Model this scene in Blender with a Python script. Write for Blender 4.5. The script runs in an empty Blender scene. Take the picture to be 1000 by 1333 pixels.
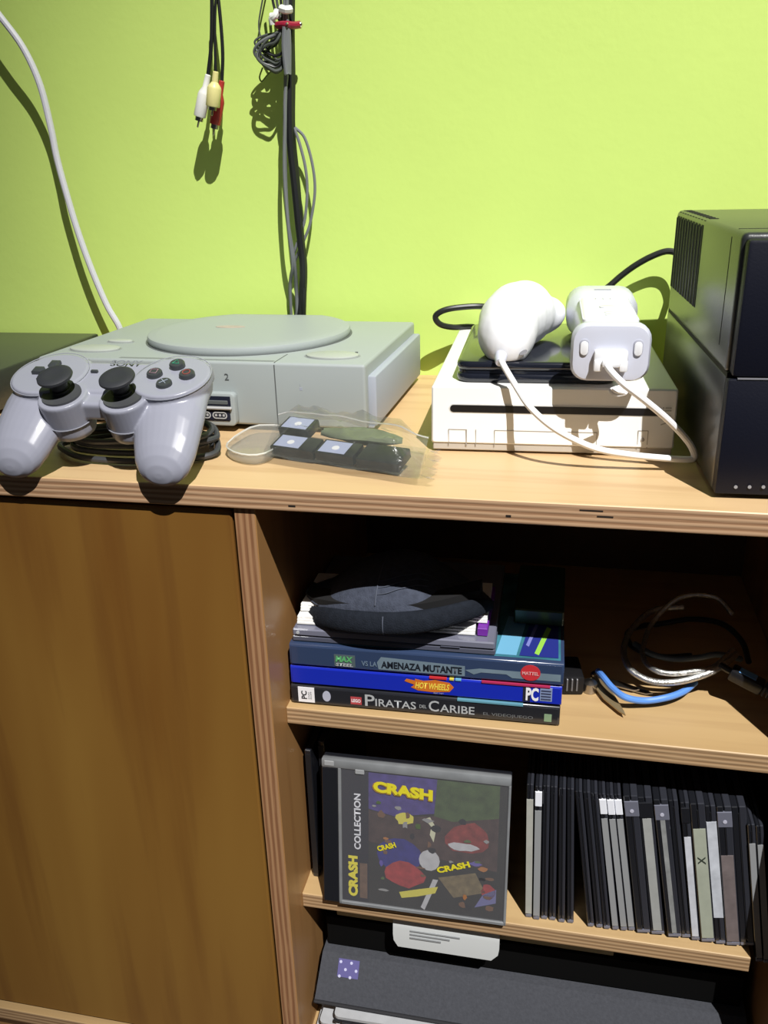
import bpy, bmesh, math, random
from mathutils import Vector, Matrix
random.seed(7)
PI = math.pi
S = bpy.context.scene
COL = S.collection

# ------------------------------------------------------------------ camera
CAM = Vector((0.359, -0.4665, 0.1799)); YAW, PIT, ROL, FPX = 0.2126, -0.3808, -0.0262, 1123.18
_f = Vector((-math.sin(YAW)*math.cos(PIT), math.cos(YAW)*math.cos(PIT), math.sin(PIT)))
_r0 = Vector((math.cos(YAW), math.sin(YAW), 0)); _u0 = _r0.cross(_f)
_r = _r0*math.cos(ROL)+_u0*math.sin(ROL); _u = -_r0*math.sin(ROL)+_u0*math.cos(ROL)
cd = bpy.data.cameras.new('camera'); cam = bpy.data.objects.new('camera', cd); COL.objects.link(cam)
m = Matrix.Identity(4)
for i in range(3):
    m[i][0] = _r[i]; m[i][1] = _u[i]; m[i][2] = -_f[i]; m[i][3] = CAM[i]
cam.matrix_world = m
cd.sensor_fit = 'VERTICAL'; cd.sensor_height = 24; cd.sensor_width = 18; cd.lens = 24*FPX/1333
cd.clip_start = .01; cd.clip_end = 50
S.camera = cam

def at(u, v, ax, val):
    """the point of the plane x/y/z = val that lies on the ray through (u, v) of the 1000x1333 photograph"""
    d = _f+_r*((u-500)/FPX)-_u*((v-666.5)/FPX)
    i = 'xyz'.index(ax)
    return CAM+d*((val-CAM[i])/d[i])

# ------------------------------------------------------------------ light and exposure
w = bpy.data.worlds.new('world'); S.world = w; w.use_nodes = True
w.node_tree.nodes['Background'].inputs[0].default_value = (.80, .88, 1, 1)
w.node_tree.nodes['Background'].inputs[1].default_value = .048
LDIR = Vector((.34, -.65, 1.0)); LTGT = Vector((.41, .2, .06))
ld = bpy.data.lights.new('ceiling_spot', 'SPOT'); ld.energy = 4350; ld.shadow_soft_size = .024
ld.spot_size = math.radians(12.0); ld.spot_blend = 1.0; ld.color = (1, .98, .95)
lo = bpy.data.objects.new('ceiling_spot', ld); COL.objects.link(lo)
lo.location = LTGT+LDIR*6.2
lo.rotation_euler = (LTGT-lo.location).to_track_quat('-Z', 'Y').to_euler()
vs = S.view_settings; vs.view_transform = 'Standard'; vs.look = 'None'; vs.gamma = 1; vs.use_curve_mapping = False
vs.exposure = 0.0

# ------------------------------------------------------------------ materials
MC = {}
def mat(name, col=(.5, .5, .5), rough=.5, metal=0, spec=.5, bump=0, bscale=200, var=0, vscale=30, emit=None, coat=0, trans=0, vstretch=(1, 1, 1)):
    if name in MC: return MC[name]
    M = bpy.data.materials.new(name); M.use_nodes = True; nt = M.node_tree; b = nt.nodes['Principled BSDF']
    b.inputs['Base Color'].default_value = (*col, 1); b.inputs['Roughness'].default_value = rough
    b.inputs['Metallic'].default_value = metal; b.inputs['Specular IOR Level'].default_value = spec
    b.inputs['Coat Weight'].default_value = coat
    b.inputs['Transmission Weight'].default_value = trans
    tc = nt.nodes.new('ShaderNodeTexCoord')
    if var:
        mp = nt.nodes.new('ShaderNodeMapping'); mp.inputs['Scale'].default_value = vstretch
        nz = nt.nodes.new('ShaderNodeTexNoise'); nz.inputs['Scale'].default_value = vscale; nz.inputs['Detail'].default_value = 4
        mx = nt.nodes.new('ShaderNodeMix'); mx.data_type = 'RGBA'
        mx.inputs[6].default_value = (*[c*(1-var) for c in col], 1); mx.inputs[7].default_value = (*[min(1, c*(1+var)) for c in col], 1)
        nt.links.new(tc.outputs['Object'], mp.inputs[0]); nt.links.new(mp.outputs[0], nz.inputs[0])
        nt.links.new(nz.outputs[0], mx.inputs[0]); nt.links.new(mx.outputs[2], b.inputs['Base Color'])
    if bump:
        n2 = nt.nodes.new('ShaderNodeTexNoise'); n2.inputs['Scale'].default_value = bscale; n2.inputs['Detail'].default_value = 3
        bp = nt.nodes.new('ShaderNodeBump'); bp.inputs['Strength'].default_value = bump; bp.inputs['Distance'].default_value = .0006
        nt.links.new(tc.outputs['Object'], n2.inputs[0]); nt.links.new(n2.outputs[0], bp.inputs['Height']); nt.links.new(bp.outputs[0], b.inputs['Normal'])
    if emit:
        b.inputs['Emission Color'].default_value = (*emit[:3], 1); b.inputs['Emission Strength'].default_value = emit[3]
    MC[name] = M; return M

def wood(name, c1, c2, c3, axis, rough=.45, coarse=9., fine=70., knots=.5):
    """plywood face veneer with the grain running along one axis"""
    M = bpy.data.materials.new(name); M.use_nodes = True; nt = M.node_tree; b = nt.nodes['Principled BSDF']; N = nt.nodes.new; L = nt.links.new
    b.inputs['Roughness'].default_value = rough
    tc = N('ShaderNodeTexCoord')
    def noise(scale, stretch, detail, dist=0):
        mp = N('ShaderNodeMapping'); s = [1, 1, 1]; s['xyz'.index(axis)] = stretch; mp.inputs['Scale'].default_value = s
        n = N('ShaderNodeTexNoise'); n.inputs['Scale'].default_value = scale; n.inputs['Detail'].default_value = detail; n.inputs['Distortion'].default_value = dist
        L(tc.outputs['Object'], mp.inputs[0]); L(mp.outputs[0], n.inputs[0]); return n
    a = noise(coarse, .16, 3, knots); r = N('ShaderNodeValToRGB'); r.color_ramp.elements[0].position = .36; r.color_ramp.elements[1].position = .66
    r.color_ramp.elements[0].color = (*c2, 1); r.color_ramp.elements[1].color = (*c1, 1)
    L(a.outputs[0], r.inputs[0])
    c = noise(fine, .06, 5); r2 = N('ShaderNodeValToRGB'); r2.color_ramp.elements[0].position = .30; r2.color_ramp.elements[1].position = .50
    r2.color_ramp.elements[0].color = (1, 1, 1, 1); r2.color_ramp.elements[1].color = (0, 0, 0, 1)
    L(c.outputs[0], r2.inputs[0])
    mx = N('ShaderNodeMix'); mx.data_type = 'RGBA'; mx.inputs[7].default_value = (*c3, 1)
    mu = N('ShaderNodeMath'); mu.operation = 'MULTIPLY'; mu.inputs[1].default_value = .55
    L(r2.outputs[0], mu.inputs[0]); L(mu.outputs[0], mx.inputs[0]); L(r.outputs[0], mx.inputs[6]); L(mx.outputs[2], b.inputs['Base Color'])
    bp = N('ShaderNodeBump'); bp.inputs['Strength'].default_value = .15; bp.inputs['Distance'].default_value = .0004
    L(c.outputs[0], bp.inputs['Height']); L(bp.outputs[0], b.inputs['Normal'])
    return M

def plyedge(name, axis, period, light, dark, rough=.75):
    """cut edge of plywood: thin plies stacked along an axis"""
    M = bpy.data.materials.new(name); M.use_nodes = True; nt = M.node_tree; b = nt.nodes['Principled BSDF']; N = nt.nodes.new; L = nt.links.new
    b.inputs['Roughness'].default_value = rough; b.inputs['Specular IOR Level'].default_value = .25
    tc = N('ShaderNodeTexCoord'); sp = N('ShaderNodeSeparateXYZ'); L(tc.outputs['Object'], sp.inputs[0])
    mp = N('ShaderNodeMapping'); s = [12, 12, 12]; s['xyz'.index(axis)] = 90; mp.inputs['Scale'].default_value = s
    nz = N('ShaderNodeTexNoise'); nz.inputs['Scale'].default_value = 1; nz.inputs['Detail'].default_value = 2
    L(tc.outputs['Object'], mp.inputs[0]); L(mp.outputs[0], nz.inputs[0])
    def mth(op, x, y=None):
        n = N('ShaderNodeMath'); n.operation = op
        for i, q in enumerate((x, y)):
            if q is None: continue
            if isinstance(q, (int, float)): n.inputs[i].default_value = q
            else: L(q, n.inputs[i])
        return n.outputs[0]
    ph = mth('ADD', mth('MULTIPLY', sp.outputs['xyz'.index(axis)], 2*PI/period), mth('MULTIPLY', nz.outputs[0], 3.0))
    sn = mth('MULTIPLY_ADD', mth('SINE', ph), .5); nt.nodes[-1].inputs[2].default_value = .5
    mp2 = N('ShaderNodeMapping'); s = [30, 30, 30]; s['xyz'.index(axis)] = 900; mp2.inputs['Scale'].default_value = s
    n2 = N('ShaderNodeTexNoise'); n2.inputs['Scale'].default_value = 1; n2.inputs['Detail'].default_value = 3
    L(tc.outputs['Object'], mp2.inputs[0]); L(mp2.outputs[0], n2.inputs[0])
    fac = mth('MULTIPLY', sn, mth('MULTIPLY', n2.outputs[0], 1.7))
    r = N('ShaderNodeValToRGB'); r.color_ramp.elements[0].position = .12; r.color_ramp.elements[1].position = .72
    r.color_ramp.elements[0].color = (*light, 1); r.color_ramp.elements[1].color = (*dark, 1)
    L(fac, r.inputs[0]); L(r.outputs[0], b.inputs['Base Color'])
    bp = N('ShaderNodeBump'); bp.inputs['Strength'].default_value = .4; bp.inputs['Distance'].default_value = .0005; bp.invert = True
    L(fac, bp.inputs['Height']); L(bp.outputs[0], b.inputs['Normal'])
    return M

def film(name, tint, opacity, rough=.12, bump=.0):
    """thin clear plastic: mostly see-through with its own sheen"""
    M = bpy.data.materials.new(name); M.use_nodes = True; nt = M.node_tree; N = nt.nodes.new; L = nt.links.new
    b = nt.nodes['Principled BSDF']; b.inputs['Base Color'].default_value = (*tint, 1); b.inputs['Roughness'].default_value = rough
    b.inputs['Specular IOR Level'].default_value = 1.0; b.inputs['Coat Weight'].default_value = 1; b.inputs['Coat Roughness'].default_value = .06
    t = N('ShaderNodeBsdfTransparent'); mx = N('ShaderNodeMixShader'); mx.inputs[0].default_value = opacity
    L(t.outputs[0], mx.inputs[1]); L(b.outputs[0], mx.inputs[2]); L(mx.outputs[0], nt.nodes['Material Output'].inputs['Surface'])
    if bump:
        tc = N('ShaderNodeTexCoord'); n2 = N('ShaderNodeTexNoise'); n2.inputs['Scale'].default_value = 60; n2.inputs['Detail'].default_value = 4
        bp = N('ShaderNodeBump'); bp.inputs['Strength'].default_value = bump; bp.inputs['Distance'].default_value = .004
        L(tc.outputs['Object'], n2.inputs[0]); L(n2.outputs[0], bp.inputs['Height']); L(bp.outputs[0], b.inputs['Normal'])
    return M

# ------------------------------------------------------------------ mesh helpers
I4 = Matrix.Identity(4)
def T(x, y, z): return Matrix.Translation((x, y, z))
def RX(a): return Matrix.Rotation(a, 4, 'X')
def RY(a): return Matrix.Rotation(a, 4, 'Y')
def RZ(a): return Matrix.Rotation(a, 4, 'Z')
def BM(): return bmesh.new()
def b_box(bm, x0, x1, y0, y1, z0, z1, bev=0, seg=2, M=I4, mi=0):
    t = BM(); bmesh.ops.create_cube(t, size=1)
    t.transform(T((x0+x1)/2, (y0+y1)/2, (z0+z1)/2) @ Matrix.Diagonal((x1-x0, y1-y0, z1-z0, 1)))
    if bev: bmesh.ops.bevel(t, geom=t.edges[:], offset=bev, segments=seg, profile=.5, affect='EDGES')
    return merge(bm, t, M, mi)
def merge(bm, t, M=I4, mi=0):
    t.transform(M)
    vm = {v: bm.verts.new(v.co) for v in t.verts}
    for f in t.faces:
        try: nf = bm.faces.new([vm[v] for v in f.verts])
        except ValueError: continue
        nf.material_index = mi if mi else f.material_index
    t.free(); return bm
def b_loft(bm, rings, M=I4, mi=0, cap=True, closed=True):
    t = BM(); R = [[t.verts.new(p) for p in r] for r in rings]; n = len(rings[0])
    for a, b in zip(R, R[1:]):
        for i in range(n if closed else n-1): t.faces.new((a[i], a[(i+1) % n], b[(i+1) % n], b[i]))
    if cap: t.faces.new(R[0][::-1]); t.faces.new(R[-1])
    bmesh.ops.recalc_face_normals(t, faces=t.faces[:])
    return merge(bm, t, M, mi)
def b_prism(bm, pts, z0, z1, bev=0, M=I4, mi=0, seg=2):
    """2D outline extruded along z, both rims rounded by bev"""
    n = len(pts); c = Vector((sum(p[0] for p in pts)/n, sum(p[1] for p in pts)/n))
    def inset(d):
        out = []
        for i in range(n):
            p0, p, p1 = Vector(pts[i-1]), Vector(pts[i]), Vector(pts[(i+1) % n])
            a = (p-p0).normalized(); b = (p1-p).normalized(); na = Vector((a.y, -a.x)); nb = Vector((b.y, -b.x))
            nn = (na+nb); nn = nn.normalized() if nn.length > 1e-6 else na
            k = max(.5, nn.dot(na)); out.append(p-nn*(d/k))
        return out
    area = sum(pts[i-1][0]*pts[i][1]-pts[i][0]*pts[i-1][1] for i in range(n))
    if area < 0: pts = pts[::-1]
    rings = []
    if bev:
        for k in range(seg+1):
            a = PI/2*k/seg; q = inset(bev*(1-math.sin(a))); rings.append([(v.x, v.y, z0+bev*(1-math.cos(a))) for v in q])
        for k in range(seg+1):
            a = PI/2*(1-k/seg); q = inset(bev*(1-math.sin(a))); rings.append([(v.x, v.y, z1-bev*(1-math.cos(a))) for v in q])
    else:
        rings = [[(p[0], p[1], z) for p in pts] for z in (z0, z1)]
    return b_loft(bm, rings, M, mi)
def rrect(x0, x1, y0, y1, r, n=5):
    out = []
    for cx, cy, a0 in ((x1-r, y0+r, -PI/2), (x1-r, y1-r, 0), (x0+r, y1-r, PI/2), (x0+r, y0+r, PI)):
        for k in range(n+1):
            a = a0+PI/2*k/n; out.append((cx+r*math.cos(a), cy+r*math.sin(a)))
    return out
def circ(cx, cy, r, n=32, ry=None):
    return [(cx+r*math.cos(2*PI*k/n), cy+(ry or r)*math.sin(2*PI*k/n)) for k in range(n)]
def spline(pts, sub=6, closed=False):
    P = [Vector(p) for p in pts]; n = len(P); out = []
    for i in range(n if closed else n-1):
        p0 = P[(i-1) % n] if closed or i > 0 else P[0]*2-P[1]
        p1 = P[i]; p2 = P[(i+1) % n]; p3 = P[(i+2) % n] if closed or i < n-2 else P[-1]*2-P[-2]
        for k in range(sub):
            t = k/sub
            out.append(.5*((2*p1)+(-p0+p2)*t+(2*p0-5*p1+4*p2-p3)*t*t+(-p0+3*p1-3*p2+p3)*t**3))
    if not closed: out.append(P[-1])
    return out
def b_tube(bm, pts, r, n=8, sub=6, closed=False, M=I4, mi=0, flat=1.0):
    P = spline(pts, sub, closed) if sub else [Vector(p) for p in pts]
    m_ = len(P); rs = r if callable(r) else (lambda t: r)
    up = None; rings = []
    for i, p in enumerate(P):
        a = P[(i-1) % m_] if (closed or i > 0) else p; b = P[(i+1) % m_] if (closed or i < m_-1) else p
        d = (b-a).normalized()
        if up is None: up = d.orthogonal().normalized()
        else: up = (up-d*up.dot(d)).normalized()
        s = d.cross(up); rr = rs(i/(m_-1))
        rings.append([p+up*(rr*math.cos(2*PI*k/n))+s*(rr*flat*math.sin(2*PI*k/n)) for k in range(n)])
    if closed: rings.append(rings[0]); return b_loft(bm, rings, M, mi, cap=False)
    return b_loft(bm, rings, M, mi)
def b_lathe(bm, prof, n=24, M=I4, mi=0):
    rings = [[(max(r, 1e-5)*math.cos(2*PI*k/n), max(r, 1e-5)*math.sin(2*PI*k/n), z) for k in range(n)] for r, z in prof]
    return b_loft(bm, rings, M, mi)
def wm(o):
    m_ = o.matrix_basis.copy()
    while o.parent: o = o.parent; m_ = o.matrix_basis @ m_
    return m_
def obj(name, bm, mats, parent=None, smooth=35, world=False, label=None):
    if world and parent: bm.transform(wm(parent).inverted())
    me = bpy.data.meshes.new(name); 
    off = None
    if parent is None:
        bb = [v.co for v in bm.verts]; lo_ = [min(c[i] for c in bb) for i in range(3)]; hi = [max(c[i] for c in bb) for i in range(3)]
        off = Vector(((lo_[0]+hi[0])/2, (lo_[1]+hi[1])/2, lo_[2])); bm.transform(Matrix.Translation(-off))
    bm.to_mesh(me); bm.free()
    for q in (mats if isinstance(mats, (list, tuple)) else [mats]): me.materials.append(q)
    if smooth:
        me.polygons.foreach_set('use_smooth', [True]*len(me.polygons)); me.set_sharp_from_angle(angle=math.radians(smooth))
    o = bpy.data.objects.new(name, me); COL.objects.link(o)
    if parent: o.parent = parent
    else: o.location = off
    if label: o['label'] = label
    return o
def thing(name, label, cat, loc=(0, 0, 0), rot=(0, 0, 0), group=None, scale=1):
    o = bpy.data.objects.new(name, None); COL.objects.link(o); o.location = loc; o.rotation_euler = rot; o.scale = (scale,)*3
    o.empty_display_size = .01
    o['label'] = label; o['category'] = cat
    if group: o['group'] = group
    return o
def tag(o, label, cat, group=None):
    o['label'] = label; o['category'] = cat
    if group: o['group'] = group
    return o
def struct(o): o['kind'] = 'structure'; return o
def bake(o):
    """apply modifiers without operators"""
    dg = bpy.context.evaluated_depsgraph_get(); me = bpy.data.meshes.new_from_object(o.evaluated_get(dg))
    old = o.data; mats = list(old.materials); o.modifiers.clear(); o.data = me
    me.materials.clear()
    for q in mats: me.materials.append(q)
    return o
def blob(o, vox=.001, sm=6, k=.6):
    r = o.modifiers.new('r', 'REMESH'); r.mode = 'VOXEL'; r.voxel_size = vox; r.use_smooth_shade = True
    if sm: s = o.modifiers.new('s', 'SMOOTH'); s.iterations = sm; s.factor = k
    return bake(o)
def text(name, s, O, u, v, wid, hei, m_, parent, world=False, shear=0, ext=.00012, bold=0, label=None):
    """flat lettering: O lower-left corner, u / v unit directions of writing and of letter height"""
    c = bpy.data.curves.new(name, 'FONT'); c.body = s; c.shear = shear; c.offset = bold; c.resolution_u = 3
    o = bpy.data.objects.new('tmp', c); COL.objects.link(o)
    dg = bpy.context.evaluated_depsgraph_get(); me = bpy.data.meshes.new_from_object(o.evaluated_get(dg))
    bpy.data.objects.remove(o); bm = BM(); bm.from_mesh(me); bpy.data.meshes.remove(me)
    xs = [q.co.x for q in bm.verts]; ys = [q.co.y for q in bm.verts]
    sx = wid/(max(xs)-min(xs)); sy = hei/(max(ys)-min(ys)); mx, my = min(xs), min(ys)
    u = Vector(u); v = Vector(v); nrm = u.cross(v)
    for q in bm.verts: q.co = Vector(O)+u*((q.co.x-mx)*sx)+v*((q.co.y-my)*sy)+nrm*ext
    for f in bm.faces: f.material_index = 0
    return obj(name, bm, m_, parent, smooth=0, world=world, label=label)
def quadpatch(bm, O, u, v, pts, ext=.0001, mi=0):
    u = Vector(u); v = Vector(v); nrm = u.cross(v)
    f = bm.faces.new([bm.verts.new(Vector(O)+u*a+v*b+nrm*ext) for a, b in pts]); f.material_index = mi
    return bm

# ------------------------------------------------------------------ palette
T_ = -.0142; XP = .1758; PW = .0141; Z1, Y1, Z2, Y2 = -.1791, .0305, -.3572, .0336; YW = .3127; TS = .014; XE2 = .5139; XR = .5290
topwood = wood('worktop_veneer', (.66, .46, .25), (.60, .40, .20), (.46, .28, .13), 'x', rough=.42, coarse=7)
shelfwood = wood('shelf_veneer', (.54, .37, .18), (.47, .31, .14), (.38, .24, .11), 'x', rough=.5, coarse=7)
sidewood = wood('side_veneer', (.36, .19, .07), (.30, .15, .05), (.20, .09, .03), 'z', rough=.4, coarse=9)
doorwood = wood('door_veneer', (.26, .135, .024), (.180, .076, .011), (.12, .042, .007), 'z', rough=.55, coarse=5.5, fine=40, knots=1.2)
edge_z = plyedge('plywood_edge', 'z', .0036, (.50, .32, .19), (.31, .17, .09))
edge_z2 = plyedge('plywood_edge_pale', 'z', .0035, (.47, .31, .17), (.30, .18, .09))
edge_x = plyedge('plywood_edge_upright', 'x', .0042, (.40, .22, .11), (.24, .11, .05))
hole = mat('dark_gap', (.012, .006, .003), .9)

# ================================================================== the setting
wall = BM(); b_box(wall, -1.6, 2.0, YW, YW+.12, -.60, 1.6)
wallm = mat('lime_paint', (.60, .79, .195), .62, spec=.3, bump=.25, bscale=160, var=.03, vscale=14)
struct(obj('wall_back', wall, wallm, smooth=0))
fl = BM(); b_box(fl, -1.6, 2.0, -2.2, YW, -.66, -.60)
struct(obj('floor', fl, mat('floor_tile', (.30, .22, .16), .5, var=.15, vscale=6), smooth=0))

# ================================================================== cabinet
def board(name, x0, x1, y0, y1, z0, z1, face, edge, parent, front=True, side=False, bev=.0006, chips=()):
    bm = BM(); b_box(bm, x0, x1, y0, y1, z0, z1, bev, 1)
    bm.faces.ensure_lookup_table(); bm.normal_update()
    for f in bm.faces:
        n = f.normal
        if front and n.y < -.75: f.material_index = 1
        if side and abs(n.x) > .75: f.material_index = 1
    for cx, cz, cw, ch in chips: b_box(bm, cx-cw/2, cx+cw/2, y0-.0002, y0+.002, cz-ch/2, cz+ch/2, mi=2)
    return obj(name, bm, [face, edge, hole], parent, smooth=30)
wt = board('worktop', -.60, .90, 0, YW, T_, 0, topwood, edge_z, None, chips=[(at(380, 658, 'y', 0).x, -.0105, .0045, .0011), (at(662, 673, 'y', 0).x, -.0095, .0030, .0014), (at(770, 664, 'y', 0).x, -.0035, .0130, .0008), (at(788, 672, 'y', 0).x, -.0068, .0090, .0009)])
tag(wt, 'pale plywood worktop with layered cut edge against the lime green wall', 'worktop')
cab = thing('cabinet', 'varnished plywood cabinet with a closed door and open shelves under the worktop', 'cabinet', (.2, .15, -.60))
board('side_panel', -.60, -.586, .003, YW-.004, -.592, T_, sidewood, edge_x, cab).matrix_parent_inverse = wm(cab).inverted()
def cb(*a, **k):
    o = board(*a, cab, **k); o.matrix_parent_inverse = wm(cab).inverted(); return o
cb('partition', XP-PW, XP, .003, YW-.012, -.508, T_, sidewood, edge_x)
cb('side_panel', XR, XR+.016, .003, YW-.012, -.508, T_, sidewood, edge_x)
cb('bottom_panel', -.586, .90, .000, YW-.012, -.522, -.508, shelfwood, edge_z2)
cb('plinth', -.586, .90, .02, YW-.012, -.600, -.522, sidewood, edge_z2, front=False)
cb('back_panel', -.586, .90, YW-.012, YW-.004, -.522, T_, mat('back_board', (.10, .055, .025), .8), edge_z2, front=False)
cb('shelf', XP, XR, Y1, YW-.012, Z1-TS, Z1, shelfwood, edge_z2)
sh2 = board('shelf_board', XP, XE2, Y2, YW-.030, Z2-.0140, Z2, shelfwood, edge_z2, None, side=True)
tag(sh2, 'loose pale wooden shelf board carrying the upright disc cases', 'shelf')
dr = cb('door', -.580, XP-PW-.0025, .0045, .0185, -.505, T_-.0035, doorwood, edge_z2, front=False, bev=.0012)
# hidden battens that carry the loose board
cb('batten', XP, XP+.012, .10, .26, Z2-.030, Z2-.014, sidewood, edge_x)
cb('batten', XE2-.004, XR, .10, .26, Z2-.030, Z2-.014, sidewood, edge_x)

# ================================================================== big grey console (worktop, left)
gp = mat('console_grey', (.33, .365, .365), .5, spec=.4, bump=.05, bscale=600, var=.03, vscale=8)
gp2 = mat('console_grey_side', (.34, .37, .43), .55)
gdark = mat('console_shadow_gap', (.10, .11, .11), .6)
gport = mat('console_port_black', (.012, .014, .03), .45)
gmetal = mat('console_connector', (.42, .42, .42), .4)
ps = thing('game_console', 'flat grey disc game console with round lid on the worktop behind the grey gamepad', 'game console', (-.0355, .1215, 0), (0, 0, -.0235))
bm = BM()
W_, D_, H_ = .258, .180, .0515
b_box(bm, 0, W_, 0, D_, .0045, H_, .0022, 3)
obj('body', bm, gp, ps)
bm = BM(); b_box(bm, .006, W_-.006, .010, D_-.006, .0015, .0046, 0)
for fx in (.02, W_-.02):
    for fy in (.02, D_-.02): b_lathe(bm, [(.006, 0), (.006, .002)], 16, T(fx, fy, 0))
obj('base', bm, gdark, ps)
# side bars
for sx in (0, 1):
    bm = BM(); x0 = W_-.001 if sx else -.0045
    b_box(bm, x0, x0+.0070, .008, D_-.004, .0050, .0420, .0016, 2)
    b_box(bm, x0+.0005, x0+.0050, .006, D_-.002, .0045, .0055)
    obj('side_bar', bm, gp2, ps)
# front fascia seams and the left ledge
bm = BM()
b_box(bm, .1905, .1912, -.0003, .002, .0050, .0500); b_box(bm, .1905, .1912, .001, .030, H_-.001, H_+.0002)
obj('fascia_gap', bm, gdark, ps)
bm = BM(); b_box(bm, .0650, .0657, -.0003, .002, .0050, .0500); obj('fascia_gap', bm, gdark, ps)
bm = BM(); b_box(bm, .067, .189, .0030, .0068, H_-.001, H_+.00015)
obj('front_groove', bm, mat('groove_grey', (.20, .215, .225), .6), ps)
# round lid
LX, LY, LR = .134, .101, .0835
bm = BM()
pts = [p for p in circ(LX, LY, LR, 72) if p[1] < D_-.006]
pts = sorted(pts, key=lambda p: math.atan2(p[1]-LY, p[0]-LX)); 
# start the outline after the cut at the back
k0 = max(range(len(pts)), key=lambda i: (Vector(pts[i])-Vector(pts[i-1])).length); pts = pts[k0:]+pts[:k0]
b_prism(bm, pts, H_-.0005, H_+.0062, .0022)
# shallow dome on top
rings = []
for k in range(7):
    a = PI/2*k/6; s = .93*math.cos(a)+.001; rings.append([(LX+(p[0]-LX)*s, LY+(p[1]-LY)*s, H_+.0060+.0016*math.sin(a)) for p in pts])
b_loft(bm, rings)
obj('disc_lid', bm, gp, ps)
bm = BM(); 
for p_, q_ in ((circ(LX, LY, LR+.0016, 72), circ(LX, LY, LR-.0005, 72)),):
    a = [(p[0], p[1], H_+.0002) for p in p_ if p[1] < D_-.004]; b = [(p[0], p[1], H_+.0002) for p in q_ if p[1] < D_-.004]
obj('lid_gap', b_prism(bm, [(x, y) for x, y, z in sorted(a, key=lambda p: (math.atan2(p[1]-LY, p[0]-LX)-PI/2) % (2*PI))], H_-.0004, H_+.0002), gdark, ps)
# faded emblem smear on the lid
bm = BM(); b_prism(bm, circ(.118, .098, .013, 20, .006), H_+.0074, H_+.00775); obj('faded_emblem', bm, mat('faded_emblem', (.42, .35, .32), .6, var=.25, vscale=120), ps)
# buttons: open (right), power and reset (left)
def psbtn(cx, cy, r, ry, nm):
    bm = BM(); b_prism(bm, circ(cx, cy, r+.0012, 40, ry+.0012), H_-.0002, H_+.0002); o = obj(nm+'_surround', bm, mat('btn_gap', (.28, .30, .30), .6), ps)
    bm = BM(); b_prism(bm, circ(cx, cy, r, 40, ry), H_-.0004, H_+.0016, .0009); return obj(nm, bm, mat('btn_grey', (.40, .43, .40), .5), ps)
psbtn(.2265, .0275, .0200, .0125, 'open_button')
psbtn(.0300, .0330, .0210, .0120, 'power_button')
psbtn(.0350, .0640, .0110, .0050, 'reset_button')
bm = BM(); b_box(bm, .2405, .2425, .040, .041, H_-.0003, H_+.0008); obj('open_mark', bm, gdark, ps)
bm = BM(); b_box(bm, .2085, .2115, -.0001, .001, .0315, .0345, .0004, 1); b_box(bm, .2094, .2096, -.0003, .001, .035, .037); obj('indicator', bm, gp2, ps)
# raised ring edge in the front right of the lid bay
# controller ports: two modules, the left one mostly hidden behind the gamepad
for px in (.0775, .1365):
    pm = BM()
    b_prism(pm, rrect(-.0245, .0245, 0, .0245, .0035), 0, .0075, .0012, M=T(px+.0, .0002, .0052) @ RX(PI/2))
    port = obj('port_module', pm, gp, ps)
    bm = BM(); b_box(bm, px-.0215, px+.0215, -.0078, -.0068, .0205, .0275); b_box(bm, px-.0205, px+.0205, -.0082, -.0068, .0090, .0180, .001, 1)
    obj('port_recess', bm, gport, port)
    bm = BM(); b_box(bm, px-.0195, px+.0195, -.0083, -.0072, .0215, .0245, .0004, 1); obj('card_shutter', bm, gdark, port)
    bm = BM(); b_box(bm, px-.0225, px+.0225, -.0100, -.0072, .0178, .0200, .0007, 1)
    for k in (-1, 0, 1):
        c = px+k*.0128; o_ = rrect(-.0058, .0058, -.0026, .0026, .0025); i_ = rrect(-.0048, .0048, -.0017, .0017, .0016)
        M2 = T(c, -.0082, .0135) @ RX(PI/2)
        t = BM(); A = [t.verts.new((p[0], p[1], .0006)) for p in o_]; B = [t.verts.new((p[0], p[1], .0006)) for p in i_]; n = len(A)
        for i in range(n): t.faces.new((A[i], A[(i+1) % n], B[(i+1) % n], B[i]))
        merge(bm, t, M2)
        for j in range(3): b_box(bm, c-.0038+j*.003, c-.0022+j*.003, -.0088, -.0080, .0127, .0143)
    obj('connector', bm, gmetal, port)
text('lettering', '2', (.1520, -.0003, .0380), (1, 0, 0), (0, 0, 1), .0034, .0048, gdark, ps)
text('lettering', '1', (.0800, -.0003, .0380), (1, 0, 0), (0, 0, 1), .0014, .0048, gdark, ps)
bm = BM()
for k in range(11): b_box(bm, -.0, .0, 0, 0, 0, 0) if False else None
bm.free()

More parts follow.
